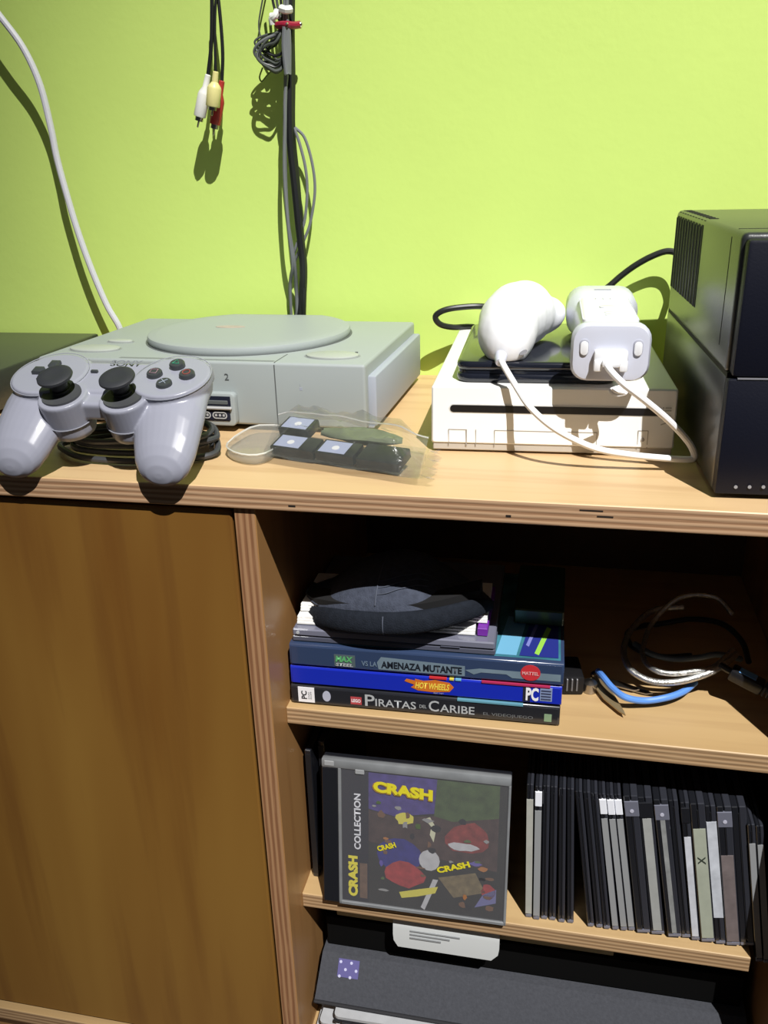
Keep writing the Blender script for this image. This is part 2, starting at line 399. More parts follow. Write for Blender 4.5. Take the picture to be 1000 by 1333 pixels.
# ================================================================== grey gamepad
cg = mat('gamepad_grey', (.31, .318, .385), .27, spec=.5)
cbk = mat('gamepad_black', (.028, .030, .036), .5, bump=.1, bscale=900)
cbt = mat('gamepad_button', (.045, .05, .055), .3)
cx_ = thing('gamepad', 'grey two-stick gamepad lying on its own coiled cable in front of the disc console', 'gamepad', (.073, .034, .0595), (.350, 0, -.0153), scale=.885)
def ell(cx, cy, cz, rx, ry, rz, n=20, M=I4):
    t = BM(); bmesh.ops.create_uvsphere(t, u_segments=n, v_segments=n//2+2, radius=1); t.transform(T(cx, cy, cz) @ M @ Matrix.Diagonal((rx, ry, rz, 1))); return t
bm = BM()
for s in (-1, 1):
    # round face pod
    b_lathe(bm, [(.001, -.019), (.020, -.019), (.0265, -.015), (.0285, -.006), (.0285, -.0008), (.0275, .0008), (.001, .0012)], 40, T(s*.0485, 0, 0) @ RX(-.05))
    # grip: lofted ovals from the pod to the rounded tip
    rings = []
    path = [(.0475, .006, -.012, .0270, .0125), (.0490, -.012, -.0115, .0280, .0140), (.0515, -.028, -.0125, .0272, .0158), (.0540, -.044, -.0150, .0250, .0165), (.0558, -.058, -.0180, .0232, .0158), (.0568, -.069, -.0200, .0205, .0142), (.0572, -.0755, -.0208, .0165, .0115), (.0573, -.0795, -.0210, .0100, .007), (.0573, -.0808, -.0211, .003, .002)]
    GR = -.17; CG, SG = math.cos(GR), math.sin(GR)
    for i_, (x, y, z, a, b) in enumerate(path):
        if y < 0:
            k_ = min(1, -y/.03); y2, z2 = y+.002, z+.012; cgr, sgr = math.cos(GR*k_), math.sin(-GR*k_); y, z = y2*cgr*.87-.002, z2+y2*sgr-.012
        rings.append([(s*x+a*math.cos(q), y+(.25*b*math.sin(q)), z+b*math.sin(q)) for q in [2*PI*k/28 for k in range(28)]])
    b_loft(bm, rings)
    # stick housing: stepped drum
    b_lathe(bm, [(.001, -.030), (.0150, -.030), (.0165, -.0262), (.0172, -.012), (.0178, -.001), (.0170, .0004), (.001, .0004)], 32, T(s*.0240-.0015, -.0262, -.001))
b_box(bm, -.042, .042, -.020, .020, -.018, -.0010, .003, 2)
b_box(bm, -.012, .012, -.032, -.008, -.018, -.0035, .0025, 2)
for s in (-1, 1): b_box(bm, s*.0485-.020, s*.0485+.020, .012, .030, -.021, -.004, .005, 2)
body = obj('body', bm, cg, cx_); blob(body, .00075, 5, .5)
for s in (-1, 1):
    # parting line of the face plate
    bm = BM(); pl_ = [(s*.0485+.0287*math.cos(a), .0287*math.sin(a), -.0002) for a in [2*PI*k/48 for k in range(48)]]
    b_tube(bm, pl_, .00035, 5, 0, True); obj('face_ring', bm, mat('gamepad_ring', (.30, .31, .36), .5), cx_)
    # stick: dish, well and mushroom cap
    bm = BM(); b_lathe(bm, [(.0005, .0010), (.0128, .0010), (.0140, .0014), (.0140, -.004), (.0005, -.004)], 32, T(s*.0240-.0015, -.0262, -.0004)); obj('stick_well', bm, mat('stick_well_grey', (.06, .062, .07), .5), cx_)
    bm = BM(); b_lathe(bm, [(.0005, .000), (.0075, .000), (.0055, -.004), (.0065, .0080), (.0118, .0086), (.0127, .0098), (.0124, .0112), (.0103, .0122), (.0060, .0119), (.0005, .0116)], 36, T(s*.0240-.0030, -.0232, .0036) @ RX(.06)); obj('thumb_stick', bm, cbk, cx_)
    # lower step of the drum
    bm = BM(); pl_ = [(s*.0240-.0015+.0176*math.cos(a), -.0262+.0174*math.sin(a), -.0195) for a in [2*PI*k/40 for k in range(40)]]
    b_tube(bm, pl_, .0004, 5, 0, True); obj('housing_seam', bm, mat('gamepad_ring', (.30, .31, .36), .5), cx_)
# direction pad: four separate keys
for a in range(4):
    bm = BM(); pts = [(-.0036, .0052), (0, .0022), (.0036, .0052), (.0036, .0125), (-.0036, .0125)]
    b_prism(bm, pts, .0005, .0042, .0008, M=T(-.0485, 0, 0) @ RZ(a*PI/2)); obj('direction_key', bm, cbt, cx_)
# action buttons with their printed symbols
cols = [('symbol_green', (.05, .35, .20)), ('symbol_red', (.35, .08, .07)), ('symbol_blue', (.30, .34, .42)), ('symbol_pink', (.32, .20, .24))]
pos = [(0, .0125), (.0125, 0), (0, -.0125), (-.0125, 0)]
for k, ((nm, c), (x, y)) in enumerate(zip(cols, pos)):
    bm = BM(); b_lathe(bm, [(.0005, .0008), (.0057, .0008), (.0057, .0034), (.0050, .0044), (.0005, .0046)], 28, T(.0485+x, y, 0)); bt = obj('action_button', bm, cbt, cx_)
    bm = BM(); z = .0048; px, py = .0485+x, y
    if k == 0: pl_ = [(px+.0031*math.cos(a), py+.0031*math.sin(a)-.0004, z) for a in (PI/2, PI/2+2*PI/3, PI/2+4*PI/3)]; b_tube(bm, pl_, .00035, 4, 0, True)
    elif k == 1: b_tube(bm, [(px+.0027*math.cos(a), py+.0027*math.sin(a), z) for a in [2*PI*j/24 for j in range(24)]], .00035, 4, 0, True)
    elif k == 2:
        for q in (-1, 1): b_tube(bm, [(px-.0024, py-.0024*q, z), (px+.0024, py+.0024*q, z)], .00035, 4, 0)
    else: b_tube(bm, [(px+.0025*i, py+.0025*j, z) for i, j in ((-1, -1), (1, -1), (1, 1), (-1, 1))], .00035, 4, 0, True)
    obj('symbol', bm, mat(nm, c, .4), bt)
bm = BM(); b_box(bm, -.0105, -.0050, -.0005, .0020, -.0015, .0010, .0006, 2, M=T(-.007, .004, 0)); obj('select_button', bm, cbt, cx_)
bm = BM(); b_prism(bm, [(.0060, -.0020), (.0115, .0005), (.0060, .0030)], -.0015, .0010, .0005, M=T(.000, 0.002, 0)); obj('start_button', bm, cbt, cx_)
bm = BM(); b_box(bm, -.0040, .0040, -.0160, -.0125, -.0035, -.0020, .0006, 2, M=T(-.001, -.001, 0)); obj('analog_button', bm, cbt, cx_)
bm = BM(); b_prism(bm, circ(0, -.0085, .0008, 12), -.0012, -.0002); obj('mode_light', bm, mat('mode_red', (.12, .02, .02), .4), cx_)
for s in (-1, 1):
    bm = BM(); b_box(bm, s*.0485-.0145, s*.0485+.0145, .0245, .0325, -.0105, -.0055, .002, 2); b_box(bm, s*.0485-.0145, s*.0485+.0145, .0245, .0325, -.0190, -.0130, .002, 2)
    obj('shoulder_buttons', bm, cg, cx_)
text('lettering', 'SONY', (-.0065, .0135, .0006), (1, 0, 0), (0, 1, 0), .0250, .0058, mat('gamepad_print', (.17, .18, .21), .5), cx_, bold=.02)
# its cable, coiled underneath
bm = BM(); pts = []
for k in range(58):
    a = k/58*2*PI*4.3; j = random.uniform(-.0025, .0025)
    cxx, cyy = .0735, .060; rx_, ry_ = .0535+.006*math.sin(a*.37)+j, .029+.004*math.sin(a*.23+1)+j
    pts.append((cxx+rx_*math.cos(a), cyy+ry_*math.sin(a), .0034+.0042*(k//14)+.0006*math.sin(k)))
pts += [(.095, .080, .022), (.080, .075, .030), (.073, .066, .046)]
b_tube(bm, pts, .0021, 8, 4)
obj('cable', bm, mat('cable_charcoal', (.045, .047, .052), .45), cx_, world=True, label='charcoal grey coiled cable')

# ================================================================== dark box at the far left
bm = BM(); b_box(bm, -.55, -.088, .070, .306, .003, .0355, .002, 2)
for x in (-.53, -.11):
    for y in (.09, .28): b_lathe(bm, [(.008, 0), (.008, .0035)], 16, T(x, y, 0))
tag(obj('flat_dark_box', bm, mat('dark_semi_gloss', (.040, .045, .040), .36, spec=.9, bump=.1, bscale=700)), 'flat dark grey appliance left of the disc console against the wall', 'appliance')

# ================================================================== clear clamshell and zip bag
clear = film('clear_shell', (.42, .42, .37), .38, .2, .3)
bm = BM()
out = [(.1365, .064), (.143, .050), (.155, .041), (.166, .041), (.172, .052), (.170, .080), (.166, .106), (.144, .108), (.1375, .092)]
out = [(p.x, p.y) for p in spline([(a, b, 0) for a, b in out], 4, True)]
b_prism(bm, out, .0004, .0078, .0022)
sh = obj('plastic_clamshell', bm, clear); tag(sh, 'small clear plastic blister shell lying between the gamepad and the zip bag', 'blister pack')
bm = BM(); b_tube(bm, [(p[0]*1.0, p[1], .0074) for p in out[::2]], .0007, 5, 0, True)
obj('rim', bm, film('clear_rim', (.85, .86, .82), .6, .1), sh, world=True)

# bag: crumpled film pillow around three little black blocks
c00, c10, c11, c01 = Vector((.1680, .0440, 0)), Vector((.2770, .0145, 0)), Vector((.2740, .0750, 0)), Vector((.1610, .1060, 0))
NU, NV = 30, 18
def bagpt(a, b, top):
    p = (c00*(1-a)+c10*a)*(1-b)+(c01*(1-a)+c11*a)*b
    e = min(1, 6*min(a, 1-a))*min(1, 5*min(b, 1-b))
    rnd = math.sin(a*23+b*9)*.0010+math.sin(a*11-b*31)*.0011+math.sin(a*41+b*17+1)*.0008+abs(math.sin(a*29-b*12))*.0012
    base = .0062+.012*b*(1-.35*a)
    z = (base if top else .0014+.004*(1-e))+(.0135*e if top else 0)+rnd*e*(1 if top else .1)+.0010*math.sin(a*19)*(1-e)*(1 if top else .3)
    return Vector((p.x, p.y, max(z, .0012)))
bm = BM()
for top in (1, 0):
    t = BM(); G = [[t.verts.new(bagpt(i/NU, j/NV, top)) for j in range(NV+1)] for i in range(NU+1)]
    for i in range(NU):
        for j in range(NV): t.faces.new((G[i][j], G[i+1][j], G[i+1][j+1], G[i][j+1]))
    merge(bm, t)
# ragged opening strip on the right
t = BM(); G = [[t.verts.new(bagpt(1, j/NV, 0)+Vector((.004*i+.0015*math.sin(j*2.1)*i, -.001*i, .0015*math.sin(j*1.3+i)))) for j in range(NV+1)] for i in range(3)]
for i in range(2):
    for j in range(NV): t.faces.new((G[i][j], G[i+1][j], G[i+1][j+1], G[i][j+1]))
merge(bm, t); bmesh.ops.remove_doubles(bm, verts=bm.verts[:], dist=1e-5)
bag = obj('zip_bag', bm, film('bag_film', (.16, .17, .16), .26, .22, 1.0), smooth=50)
tag(bag, 'crumpled clear zip bag leaning in front of the disc console, small black blocks inside', 'plastic bag')
bm = BM(); b_tube(bm, [bagpt(k/12, .93, 1)+Vector((0, 0, .0004)) for k in range(13)], .0006, 5, 2); obj('zip_seal', bm, film('seal', (.8, .8, .8), .5), bag, world=True)
blk = mat('adapter_black', (.012, .013, .014), .35); lav = mat('label_lavender', (.42, .46, .66), .5); wht = mat('label_white', (.85, .85, .9), .5)
def adapter(u, lbl, dx, w_, rot, lab=True, y=None, d=.016, z=.0040, pitch=.28):
    o = thing('memory_adapter', lbl, 'adapter', u, (pitch, 0, rot), 'black blocks inside the zip bag')
    b = BM(); b_box(b, 0, w_, 0, d, 0, .0068, .0008, 2); obj('housing', b, blk, o)
    if lab:
        b = BM(); b_box(b, .002, .0215, .0015, d-.0015, .0067, .0070); st = obj('sticker', b, lav, o)
        b = BM(); b_prism(b, circ(.0125, d*.45, .0026, 20, .0024), .0070, .0072); obj('white_dot', b, wht, st)
    return o
adapter((.1705, .0560, .0030), 'black block with lavender sticker at the left end of the zip bag', 0, .0330, -.27)
adapter((.2035, .0475, .0030), 'black block with lavender sticker in the middle of the zip bag', 0, .0285, -.27)
adapter((.1690, .0790, .0090), 'black block with faint lavender sticker lying behind the others in the zip bag', 0, .0240, -.27)
adapter((.2330, .0390, .0025), 'plain black block at the right end of the zip bag', 0, .0300, -.27, False, d=.019)
bm = BM(); rings = []
for k in range(9):
    a = k/8; c = Vector((.200+.058*a, .078-.014*a, .0135)); r_ = .0085*math.sin(PI*(.12+.76*a))
    rings.append([c+Vector((.0006*math.sin(k*3+q), r_*math.cos(q)*1.3, r_*math.sin(q)*.55+.0008*math.sin(q*3+k))) for q in [2*PI*i/16 for i in range(16)]])
b_loft(bm, rings); tag(obj('folded_cloth', bm, mat('olive_cloth', (.17, .20, .12), .8, var=.4, vscale=90)), 'olive green folded wad behind the black blocks in the zip bag', 'cloth')

# ================================================================== white console (worktop, right)
wp = mat('console_white', (.87, .87, .85), .33, spec=.5)
wgy = mat('console_warm_grey', (.50, .46, .40), .5)
wln = mat('console_line', (.33, .31, .28), .6)
wi = thing('white_console', 'white slot-loading game console lying flat between the disc console and the black power unit', 'game console', (.2738, .0852, 0), (0, 0, .035))
bm = BM()
# front profile: the face leans back a little towards the top
rings = []
for y, ins in ((0, .0010), (.0012, 0), (.2142, 0), (.2154, .0012)):
    rings.append([(p[0], y+(.0030*(p[1]-.0065)/.04 if y < .01 else 0), p[1]) for p in rrect(0+ins, .157-ins, .0062+ins, .0446-ins, .0014, 3)])
b_loft(bm, rings); obj('body', bm, wp, wi)
bm = BM(); b_box(bm, .0010, .156, .0010, .2145, .0015, .0064, .0006, 1)
for x in (.015, .142):
    for y in (.02, .195): b_lathe(bm, [(.005, 0), (.005, .002)], 14, T(x, y, 0))
obj('base_strip', bm, wgy, wi)
def wy(z): return .0030*(z-.0065)/.04
bm = BM(); b_prism(bm, rrect(.0125, .1475, -.0024, .0024, .0023), -.004, .0006, M=T(0, wy(.030), .0300) @ RX(PI/2)); obj('disc_slot', bm, mat('slot_black', (.006, .006, .008), .35), wi)
bm = BM(); b_prism(bm, rrect(.0117, .1483, -.0031, .0031, .003), -.003, .0003, M=T(0, wy(.030), .0300) @ RX(PI/2)); obj('slot_rim', bm, mat('slot_rim', (.70, .70, .68), .4), wi)
def frame_line(nm, x0, x1, z0, z1, sides='LRT'):
    bm = BM(); e = .0004
    def q(a, b, c, d): b_box(bm, a, b, wy((c+d)/2)-.00025, .004, c, d)
    if 'L' in sides: q(x0, x0+e, z0, z1)
    if 'R' in sides: q(x1-e, x1, z0, z1)
    if 'T' in sides: q(x0, x1, z1-e, z1)
    if 'B' in sides: q(x0, x1, z0, z0+e)
    return obj(nm, bm, wln, wi)
frame_line('power_button', .0115, .0235, .0050, .0160); frame_line('reset_button', .0235, .0300, .0050, .0160, 'LR')
frame_line('card_door', .0420, .1085, .0050, .0160); frame_line('eject_button', .1340, .1405, .0060, .0180)
bm = BM(); b_prism(bm, circ(.1373, .0120, .0012, 10), 0, .0007, M=T(0, wy(.012), 0) @ RX(PI/2) ); obj('eject_mark', bm, wln, wi)
text('lettering', 'Wii', (.1535, wy(.0285)-.0004, .0215), (0, 0, 1), (-1, 0, 0), .0120, .0058, mat('logo_grey', (.42, .42, .40), .5), wi)

# ================================================================== black slim box on the white console
bm = BM(); b_prism(bm, rrect(0, .104, 0, .150, .010, 6), 0, .0062, .0022, seg=3); b_prism(bm, rrect(.0012, .1028, .0012, .1488, .009, 6), .0062, .0080, 0)
b_prism(bm, rrect(0, .104, 0, .150, .010, 6), .0078, .0142, .0026, seg=3)
bm.transform(RZ(.035)); bm.transform(T(.2885, .0985, .0447))
gl = mat('gloss_black', (.010, .012, .020), .16, spec=.7, coat=.3)
tag(obj('slim_black_box', bm, gl), 'glossy black slim drive box with rounded corners on top of the white console', 'drive')

# ================================================================== thumb-stick controller (white, egg shaped)
wr = mat('white_rubber', (.84, .85, .88), .38)
wr2 = mat('white_shell', (.60, .62, .72), .3)
nk = thing('egg_controller', 'white egg-shaped one-hand controller resting on the glossy black box', 'controller', at(660, 455, 'y', .125))
bm = BM()
def P3(u, v, y): return at(u, v, 'y', y)
spine_ = [(660, 450, .108, .0085), (660, 446, .113, .0160), (660, 434, .122, .0200), (663, 420, .135, .0212), (672, 412, .150, .0222), (682, 408, .165, .0218), (693, 408, .178, .0175), (705, 410, .184, .0140), (714, 409, .188, .0120), (720, 408, .190, .0095)]
bm = BM(); 
for i, (u, v, y, r) in enumerate(spine_):
    merge(bm, ell(*P3(u, v, y), r, r, r*1.06, 20))
for a, b in zip(spine_, spine_[1:]):
    for t in (.33, .66):
        q = [a[k]*(1-t)+b[k]*t for k in range(4)]; merge(bm, ell(*P3(*q[:3]), q[3], q[3], q[3]*1.06, 18))
bm.transform(wm(nk).inverted()); body = obj('body', bm, wr, nk); blob(body, .0011, 14, .6)
for q_ in body.data.vertices:
    if q_.co.z+nk.location.z < .0592: q_.co.z = .0592-nk.location.z
bm = BM(); p = P3(681, 459, .1015); b_prism(bm, circ(0, 0, .0028, 16, .0013), 0, .0016, M=T(*p) @ RZ(.2) @ RX(PI/2-.3) @ RZ(.5)); obj('screw_hole', bm, mat('hole_grey', (.20, .20, .22), .6), nk, world=True)
bm = BM(); p = P3(652, 466, .0965); b_lathe(bm, [(.0042, 0), (.0040, .006), (.0028, .010)], 14, T(*p) @ RX(PI/2+.35) @ T(0, 0, -.004)); obj('cable_collar', bm, wr2, nk, world=True)
# its cable: hangs in front of the white console and comes back up to the bar controller
bm = BM()
cpts = [P3(651, 466, .094), P3(657, 478, .087), P3(675, 508, .078), P3(690, 530, .066), P3(715, 553, .058), P3(745, 571, .056), P3(780, 585, .058), P3(820, 592, .060), P3(860, 596, .062), P3(888, 598, .064), P3(902, 597, .066), P3(903, 588, .066), P3(893, 571, .064), P3(868, 545, .058), P3(838, 520, .053), P3(812, 500, .052), P3(796, 484, .056), P3(789, 474, .062)]
b_tube(bm, cpts, .0021, 10, 6); obj('cable', bm, wr, nk, world=True, label='thin white hanging cable')

# ================================================================== bar controller in a silicone sleeve
rm = thing('bar_controller', 'white bar-shaped motion controller in a silicone sleeve, its end hanging over the black box', 'controller', (.386, .070, .0590), (0.0, 0, .02))
def sect(y, hw, z0, z1, r, sh=0): return [(p[0]+sh, y, p[1]) for p in rrect(-hw, hw, z0, z1, r, 5)]
bm = BM()
b_loft(bm, [sect(-.0005, .0195, -.0015, .0265, .009), sect(.0000, .0222, -.0035, .0290, .0095), sect(.0035, .0236, -.0050, .0305, .010), sect(.0090, .0236, -.0050, .0303, .010), sect(.0120, .0205, -.0015, .0285, .009), sect(.020, .0200, 0, .0280, .009),
            sect(.100, .0200, 0, .0285, .009), sect(.110, .0220, 0, .0300, .011), sect(.120, .0252, 0, .0330, .013), sect(.150, .0255, 0, .0335, .013), sect(.162, .0225, .002, .0310, .012), sect(.165, .0170, .006, .0260, .009)])
obj('sleeve', bm, wr2, rm, smooth=50)
bm = BM(); b_box(bm, -.0170, .0170, .016, .108, .0270, .0310, .003, 3); obj('top_face', bm, wr, rm)
bm = BM()
for x in (-.005, 0, .005): b_prism(bm, circ(x, .098, .0016, 12), .0309, .0318, .0003)
b_prism(bm, circ(0, .060, .0055, 20), .0308, .0318, .0004); b_prism(bm, circ(0, .038, .0034, 20), .0308, .0316, .0004); b_prism(bm, circ(0, .028, .0034, 20), .0308, .0316, .0004)
obj('buttons', bm, mat('button_pale', (.66, .68, .72), .4), rm)
bm = BM(); b_box(bm, -.006, .006, .128, .1292, .0333, .0338); obj('embossed_mark', bm, mat('mark_grey', (.42, .43, .46), .5), rm)
for x in (-.0158, .0158):
    bm = BM(); b_prism(bm, rrect(-.0028, .0028, -.0048, .0048, .0027), -.001, .0013, .0004, M=T(x, 0.0, .0165) @ RX(PI/2)); s_ = obj('strap_slot', bm, mat('slot_shade', (.42, .43, .50), .5), rm)
    bm = BM(); b_prism(bm, rrect(-.0023, .0023, -.0042, .0042, .0022), .0010, .0018, .0003, M=T(x, 0.0, .0158) @ RX(PI/2)); obj('slot_insert', bm, wr, s_)
bm = BM(); b_box(bm, -.0100, .0100, -.0065, .001, .0080, .0150, .0015, 2); b_box(bm, -.0100, -.0050, -.0085, .001, .0030, .0100, .0012, 2); b_box(bm, .0050, .0100, -.0085, .001, .0030, .0100, .0012, 2); b_box(bm, -.0055, .0055, -.0110, .000, .0060, .0105, .0015, 2)
obj('plug', bm, wr, rm)
# crumpled white strap hanging below the sleeve
bm = BM(); b_tube(bm, [(.006, -.002, -.003), (.009, -.006, -.006), (.003, -.009, -.0075), (.010, -.010, -.009), (.004, -.008, -.011), (.001, -.0075, -.0085), (.007, -.006, -.0065)], .0011, 6, 5, flat=1.8)
obj('strap', bm, wr, rm)

# ================================================================== black power unit (right)
ub = mat('power_unit_grey', (.026, .029, .030), .30, spec=.8, bump=.12, bscale=800)
uf = mat('power_unit_front', (.005, .006, .014), .5, spec=.28, bump=.12, bscale=700)
ud = mat('power_unit_slot', (.004, .004, .004), .8)
up = thing('power_supply_unit', 'tall dark grey backup power unit with side vents at the right edge of the worktop', 'power supply', (.4455, .0205, 0), (0, 0, .040))
UW, UD, UH, US = .105, .232, .1440, .0695
bm = BM(); b_box(bm, 0, UW, .006, UD, US+.0004, UH, .0035, 3); obj('upper_case', bm, ub, up)
bm = BM(); b_box(bm, .0, UW, .006, UD, .003, US-.0004, .0015, 2)
for x in (.012, UW-.012):
    for y in (.03, UD-.03): b_lathe(bm, [(.007, 0), (.007, .004)], 14, T(x, y, 0))
obj('lower_case', bm, ub, up)
bm = BM(); b_box(bm, .0006, UW-.0006, .004, UD-.001, US-.002, US+.002); obj('case_seam', bm, ud, up)
bm = BM(); b_box(bm, .0020, UW-.002, -.0015, .009, US+.0005, UH-.0030, .0020, 2); b_box(bm, .0005, UW-.0005, -.0015, .009, .003, US-.0005, .0012, 2); obj('front_panel', bm, uf, up)
bm = BM(); b_box(bm, .0050, UW-.005, -.0018, .000, US-.0006, US+.0001); obj('front_seam', bm, mat('seam_light', (.20, .20, .22), .4), up)
bm = BM(); b_box(bm, -.0002, .001, .0300, .0308, US+.012, UH-.004); b_box(bm, .003, UW-.003, .0300, .0308, UH-.001, UH+.0002); obj('bezel_line', bm, ud, up)
for k in range(10):
    y = .118+k*.0112; bm = BM()
    b_box(bm, -.0003, .003, y, y+.0052, .089, UH-.0036); b_box(bm, -.0003+.0012, .008, y, y+.0050, UH-.0042, UH-.0008); b_box(bm, .0035, .0090, y, y+.0050, UH-.001, UH+.0003)
    obj('vent_slot', bm, ud, up)
    bm = BM(); b_box(bm, -.0010, .0016, y+.0052, y+.0064, .089, UH-.0045, .0004, 1); obj('vent_rib', bm, ub, up)
for k, u_ in enumerate((958, 976, 994)):
    p = at(u_, 634, 'y', .019); bm = BM(); b_prism(bm, circ(0, 0, .0010, 12), 0, .0004, M=T(p.x, .0192, p.z) @ RX(PI/2)); obj('indicator', bm, mat('indicator_dull', (.32, .32, .34), .4), up, world=True)

# ================================================================== wall cables
cblk = mat('cord_black', (.010, .011, .012), .42); cgry = mat('cord_grey', (.17, .18, .19), .45); cgry2 = mat('cord_dark_grey', (.075, .085, .075), .45)
cwht = mat('cord_white', (.66, .66, .72), .5, bump=.2, bscale=500); tie = mat('tie_white', (.82, .84, .80), .4)
bm = BM(); yy = .2800
pts = [at(u, v, 'y', y) for u, v, y in ((-60, -60, .282), (-22, -8, .281), (0, 21, yy), (30, 62, yy), (52, 110, yy), (66, 165, yy), (74, 205, yy), (86, 250, yy), (101, 300, .281), (119, 350, .283), (139, 397, .286), (155, 425, .288), (163, 450, .290), (169, 480, .291))]
pts.append(Vector((pts[-1].x-.002, .292, .0050)))
b_tube(bm, pts, .0029, 10, 6)
tag(obj('white_cable', bm, cwht), 'thick white cable hanging down the wall behind the disc console', 'cable')

rca = thing('composite_lead', 'black composite lead with white, yellow and red plugs hanging on the wall', 'cable', at(272, 165, 'y', .282))
def plug(col, nm, p0, p1, y, rcord, cord, lab, rr=.0046):
    """moulded plug from shoulder p0 to mouth p1 (pixels), with its own metal tip"""
    A = at(*p0, 'y', y); B = at(*p1, 'y', y); d = (B-A); L_ = d.length; q = d.to_track_quat('Z', 'Y').to_matrix().to_4x4()
    b = BM(); b_lathe(b, [(.0018, 0), (.0024, L_*.02), (.0026, L_*.30), (rr*.9, L_*.42), (rr, L_*.48), (rr, L_*.97), (rr*.92, L_), (.0005, L_)], 20, T(*A) @ q)
    o = obj('plug', b, mat(nm, col, .4), rca, world=True, label=lab)
    b = BM(); b_lathe(b, [(.0034, L_*.99), (.0034, L_*1.10), (.0026, L_*1.10), (.0026, L_*1.03), (.0008, L_*1.03), (.0008, L_*1.24), (.0004, L_*1.26)], 16, T(*A) @ q); obj('metal_tip', b, mat('plug_metal', (.35, .33, .28), .25, metal=1), o, world=True)
    b = BM(); b_tube(b, [at(*c, 'y', y) for c in cord]+[A], rcord, 8, 6); obj('cord', b, cblk, rca, world=True)
plug((.80, .80, .76), 'plug_white', (271, 97), (260, 152), .2840, .0017, [(276, -30), (276, 20), (275, 60)], 'white moulded plug', .0052)
plug((.78, .72, .30), 'plug_yellow', (281, 93), (277, 139), .2770, .0012, [(283, -30), (280, 20), (280, 60)], 'yellow moulded plug', .0058)
plug((.42, .035, .03), 'plug_red', (289, 105), (280, 162), .2870, .0015, [(281, -30), (287, 25), (290, 70)], 'red moulded plug', .0048)

bd = thing('cable_bundle', 'bundle of black and grey cords tied together, hanging down the wall behind the disc console', 'cable', at(380, 200, 'y', .295))
def cord(pts, r, m_, y, sub=6, lab=None, flat=1.0):
    b = BM(); P_ = [at(p[0], p[1], 'y', (p[2] if len(p) > 2 else y) if p[1] < 330 else y+(.3072-y)*min(1, (p[1]-330)/60)) for p in pts]; b_tube(b, P_, r, 8, sub, flat=flat); return obj('cord', b, m_, bd, world=True, label=lab)
cord([(377, -40), (378, 30), (377, 110), (378, 180), (384, 240), (390, 300), (395, 345), (394, 385), (391, 412), (390, 430)], .0036, cblk, .290, lab='thick black cord')
cord([(381, -40), (380, 40), (381, 100), (381, 170), (387, 235), (392, 300), (396, 350), (395, 415)], .0025, cblk, .295)
cord([(371, -40), (371, 60), (372, 100), (371, 150), (371, 220), (375, 290), (383, 340), (386, 380), (388, 425)], .0017, cgry, .286)
cord([(374, -40), (374, 20), (375, 40), (374, 90), (371, 130), (371, 160), (370, 200), (371, 240), (376, 300), (381, 345), (378, 372), (380, 425)], .0014, cgry, .284)
cord([(384, 166), (397, 180), (407, 215), (410, 250), (404, 290), (396, 312), (388, 330), (380, 352), (377, 375), (378, 400), (379, 425)], .0013, cgry, .294)
cord([(383, 166), (391, 190), (398, 220), (400, 250), (397, 285), (391, 305), (385, 322), (380, 340), (385, 360), (386, 395), (385, 425)], .0013, cgry, .291)
# gathered loops under the tie
for k in range(11):
    w1 = 22+15*random.random(); h1 = 26+22*random.random(); y0_ = 40+16*random.random(); tilt = random.uniform(-6, 10)
    P_ = [(369+random.uniform(-2, 2), 34, .284)]
    for j in range(9):
        t = PI*(j+.5)/9; P_.append((368-w1*math.sin(t)**.8, y0_+h1*(j/8)+tilt*math.sin(t), .280+.0012*k+.002*math.sin(t*2+k)))
    P_.append((369, y0_+h1*.75, .284)); P_.append((372, 42, .286))
    cord(P_, .0009 if k % 3 else .0012, (cgry2, cblk, cgry2, cgry)[k % 4], .289, 4)
cord([(348, -30), (340, 10), (337, 35), (342, 55), (352, 75), (356, 88)], .0007, cgry2, .304)
cord([(342, 88), (338, 100), (341, 106), (348, 98), (358, 88)], .0007, mat('cord_olive', (.20, .25, .06), .5), .300)
for k in range(3): cord([(371+2*k, 35), (370+3*k, 60), (373+1.5*k, 92), (374+k, 97)], .0022, cgry, .2790+.001*k)
for k in range(4): cord([(350+7*k, -40), (356+5*k, 5), (366+2*k, 32)], .0011, cgry2 if k % 2 else cblk, .289)
bm = BM(); b_tube(bm, [at(366, 11, 'y', .283), at(372, 13, 'y', .281), at(379, 12, 'y', .284)], .0030, 8, 3); obj('zip_tie', bm, tie, bd, world=True, label='white zip tie')
bm = BM(); b_tube(bm, [at(361, 14, 'y', .284), at(358, 21, 'y', .282), at(354, 24, 'y', .283), at(355, 32, 'y', .284)], .0027, 8, 3); b_tube(bm, [at(352, 21, 'y', .283), at(362, 20, 'y', .283)], .0024, 8, 2); obj('zip_tie', bm, tie, bd, world=True, label='white zip tie with knotted end')
bm = BM(); b_tube(bm, [at(361, 33, 'y', .284), at(372, 32, 'y', .280), at(382, 33, 'y', .283), at(391, 32, 'y', .288)], .0028, 10, 4); cl = obj('red_clip', bm, mat('clip_red', (.30, .015, .04), .3), bd, world=True, label='dark red band')
bm = BM(); b_tube(bm, [at(373, 30, 'y', .2765), at(374, 32, 'y', .2765)], .0012, 8, 2); merge(bm, ell(*at(391, 32, 'y', .287), .0024, .0024, .0024, 12)); obj('metal_stud', bm, mat('stud', (.9, .85, .8), .2, metal=1), cl, world=True)

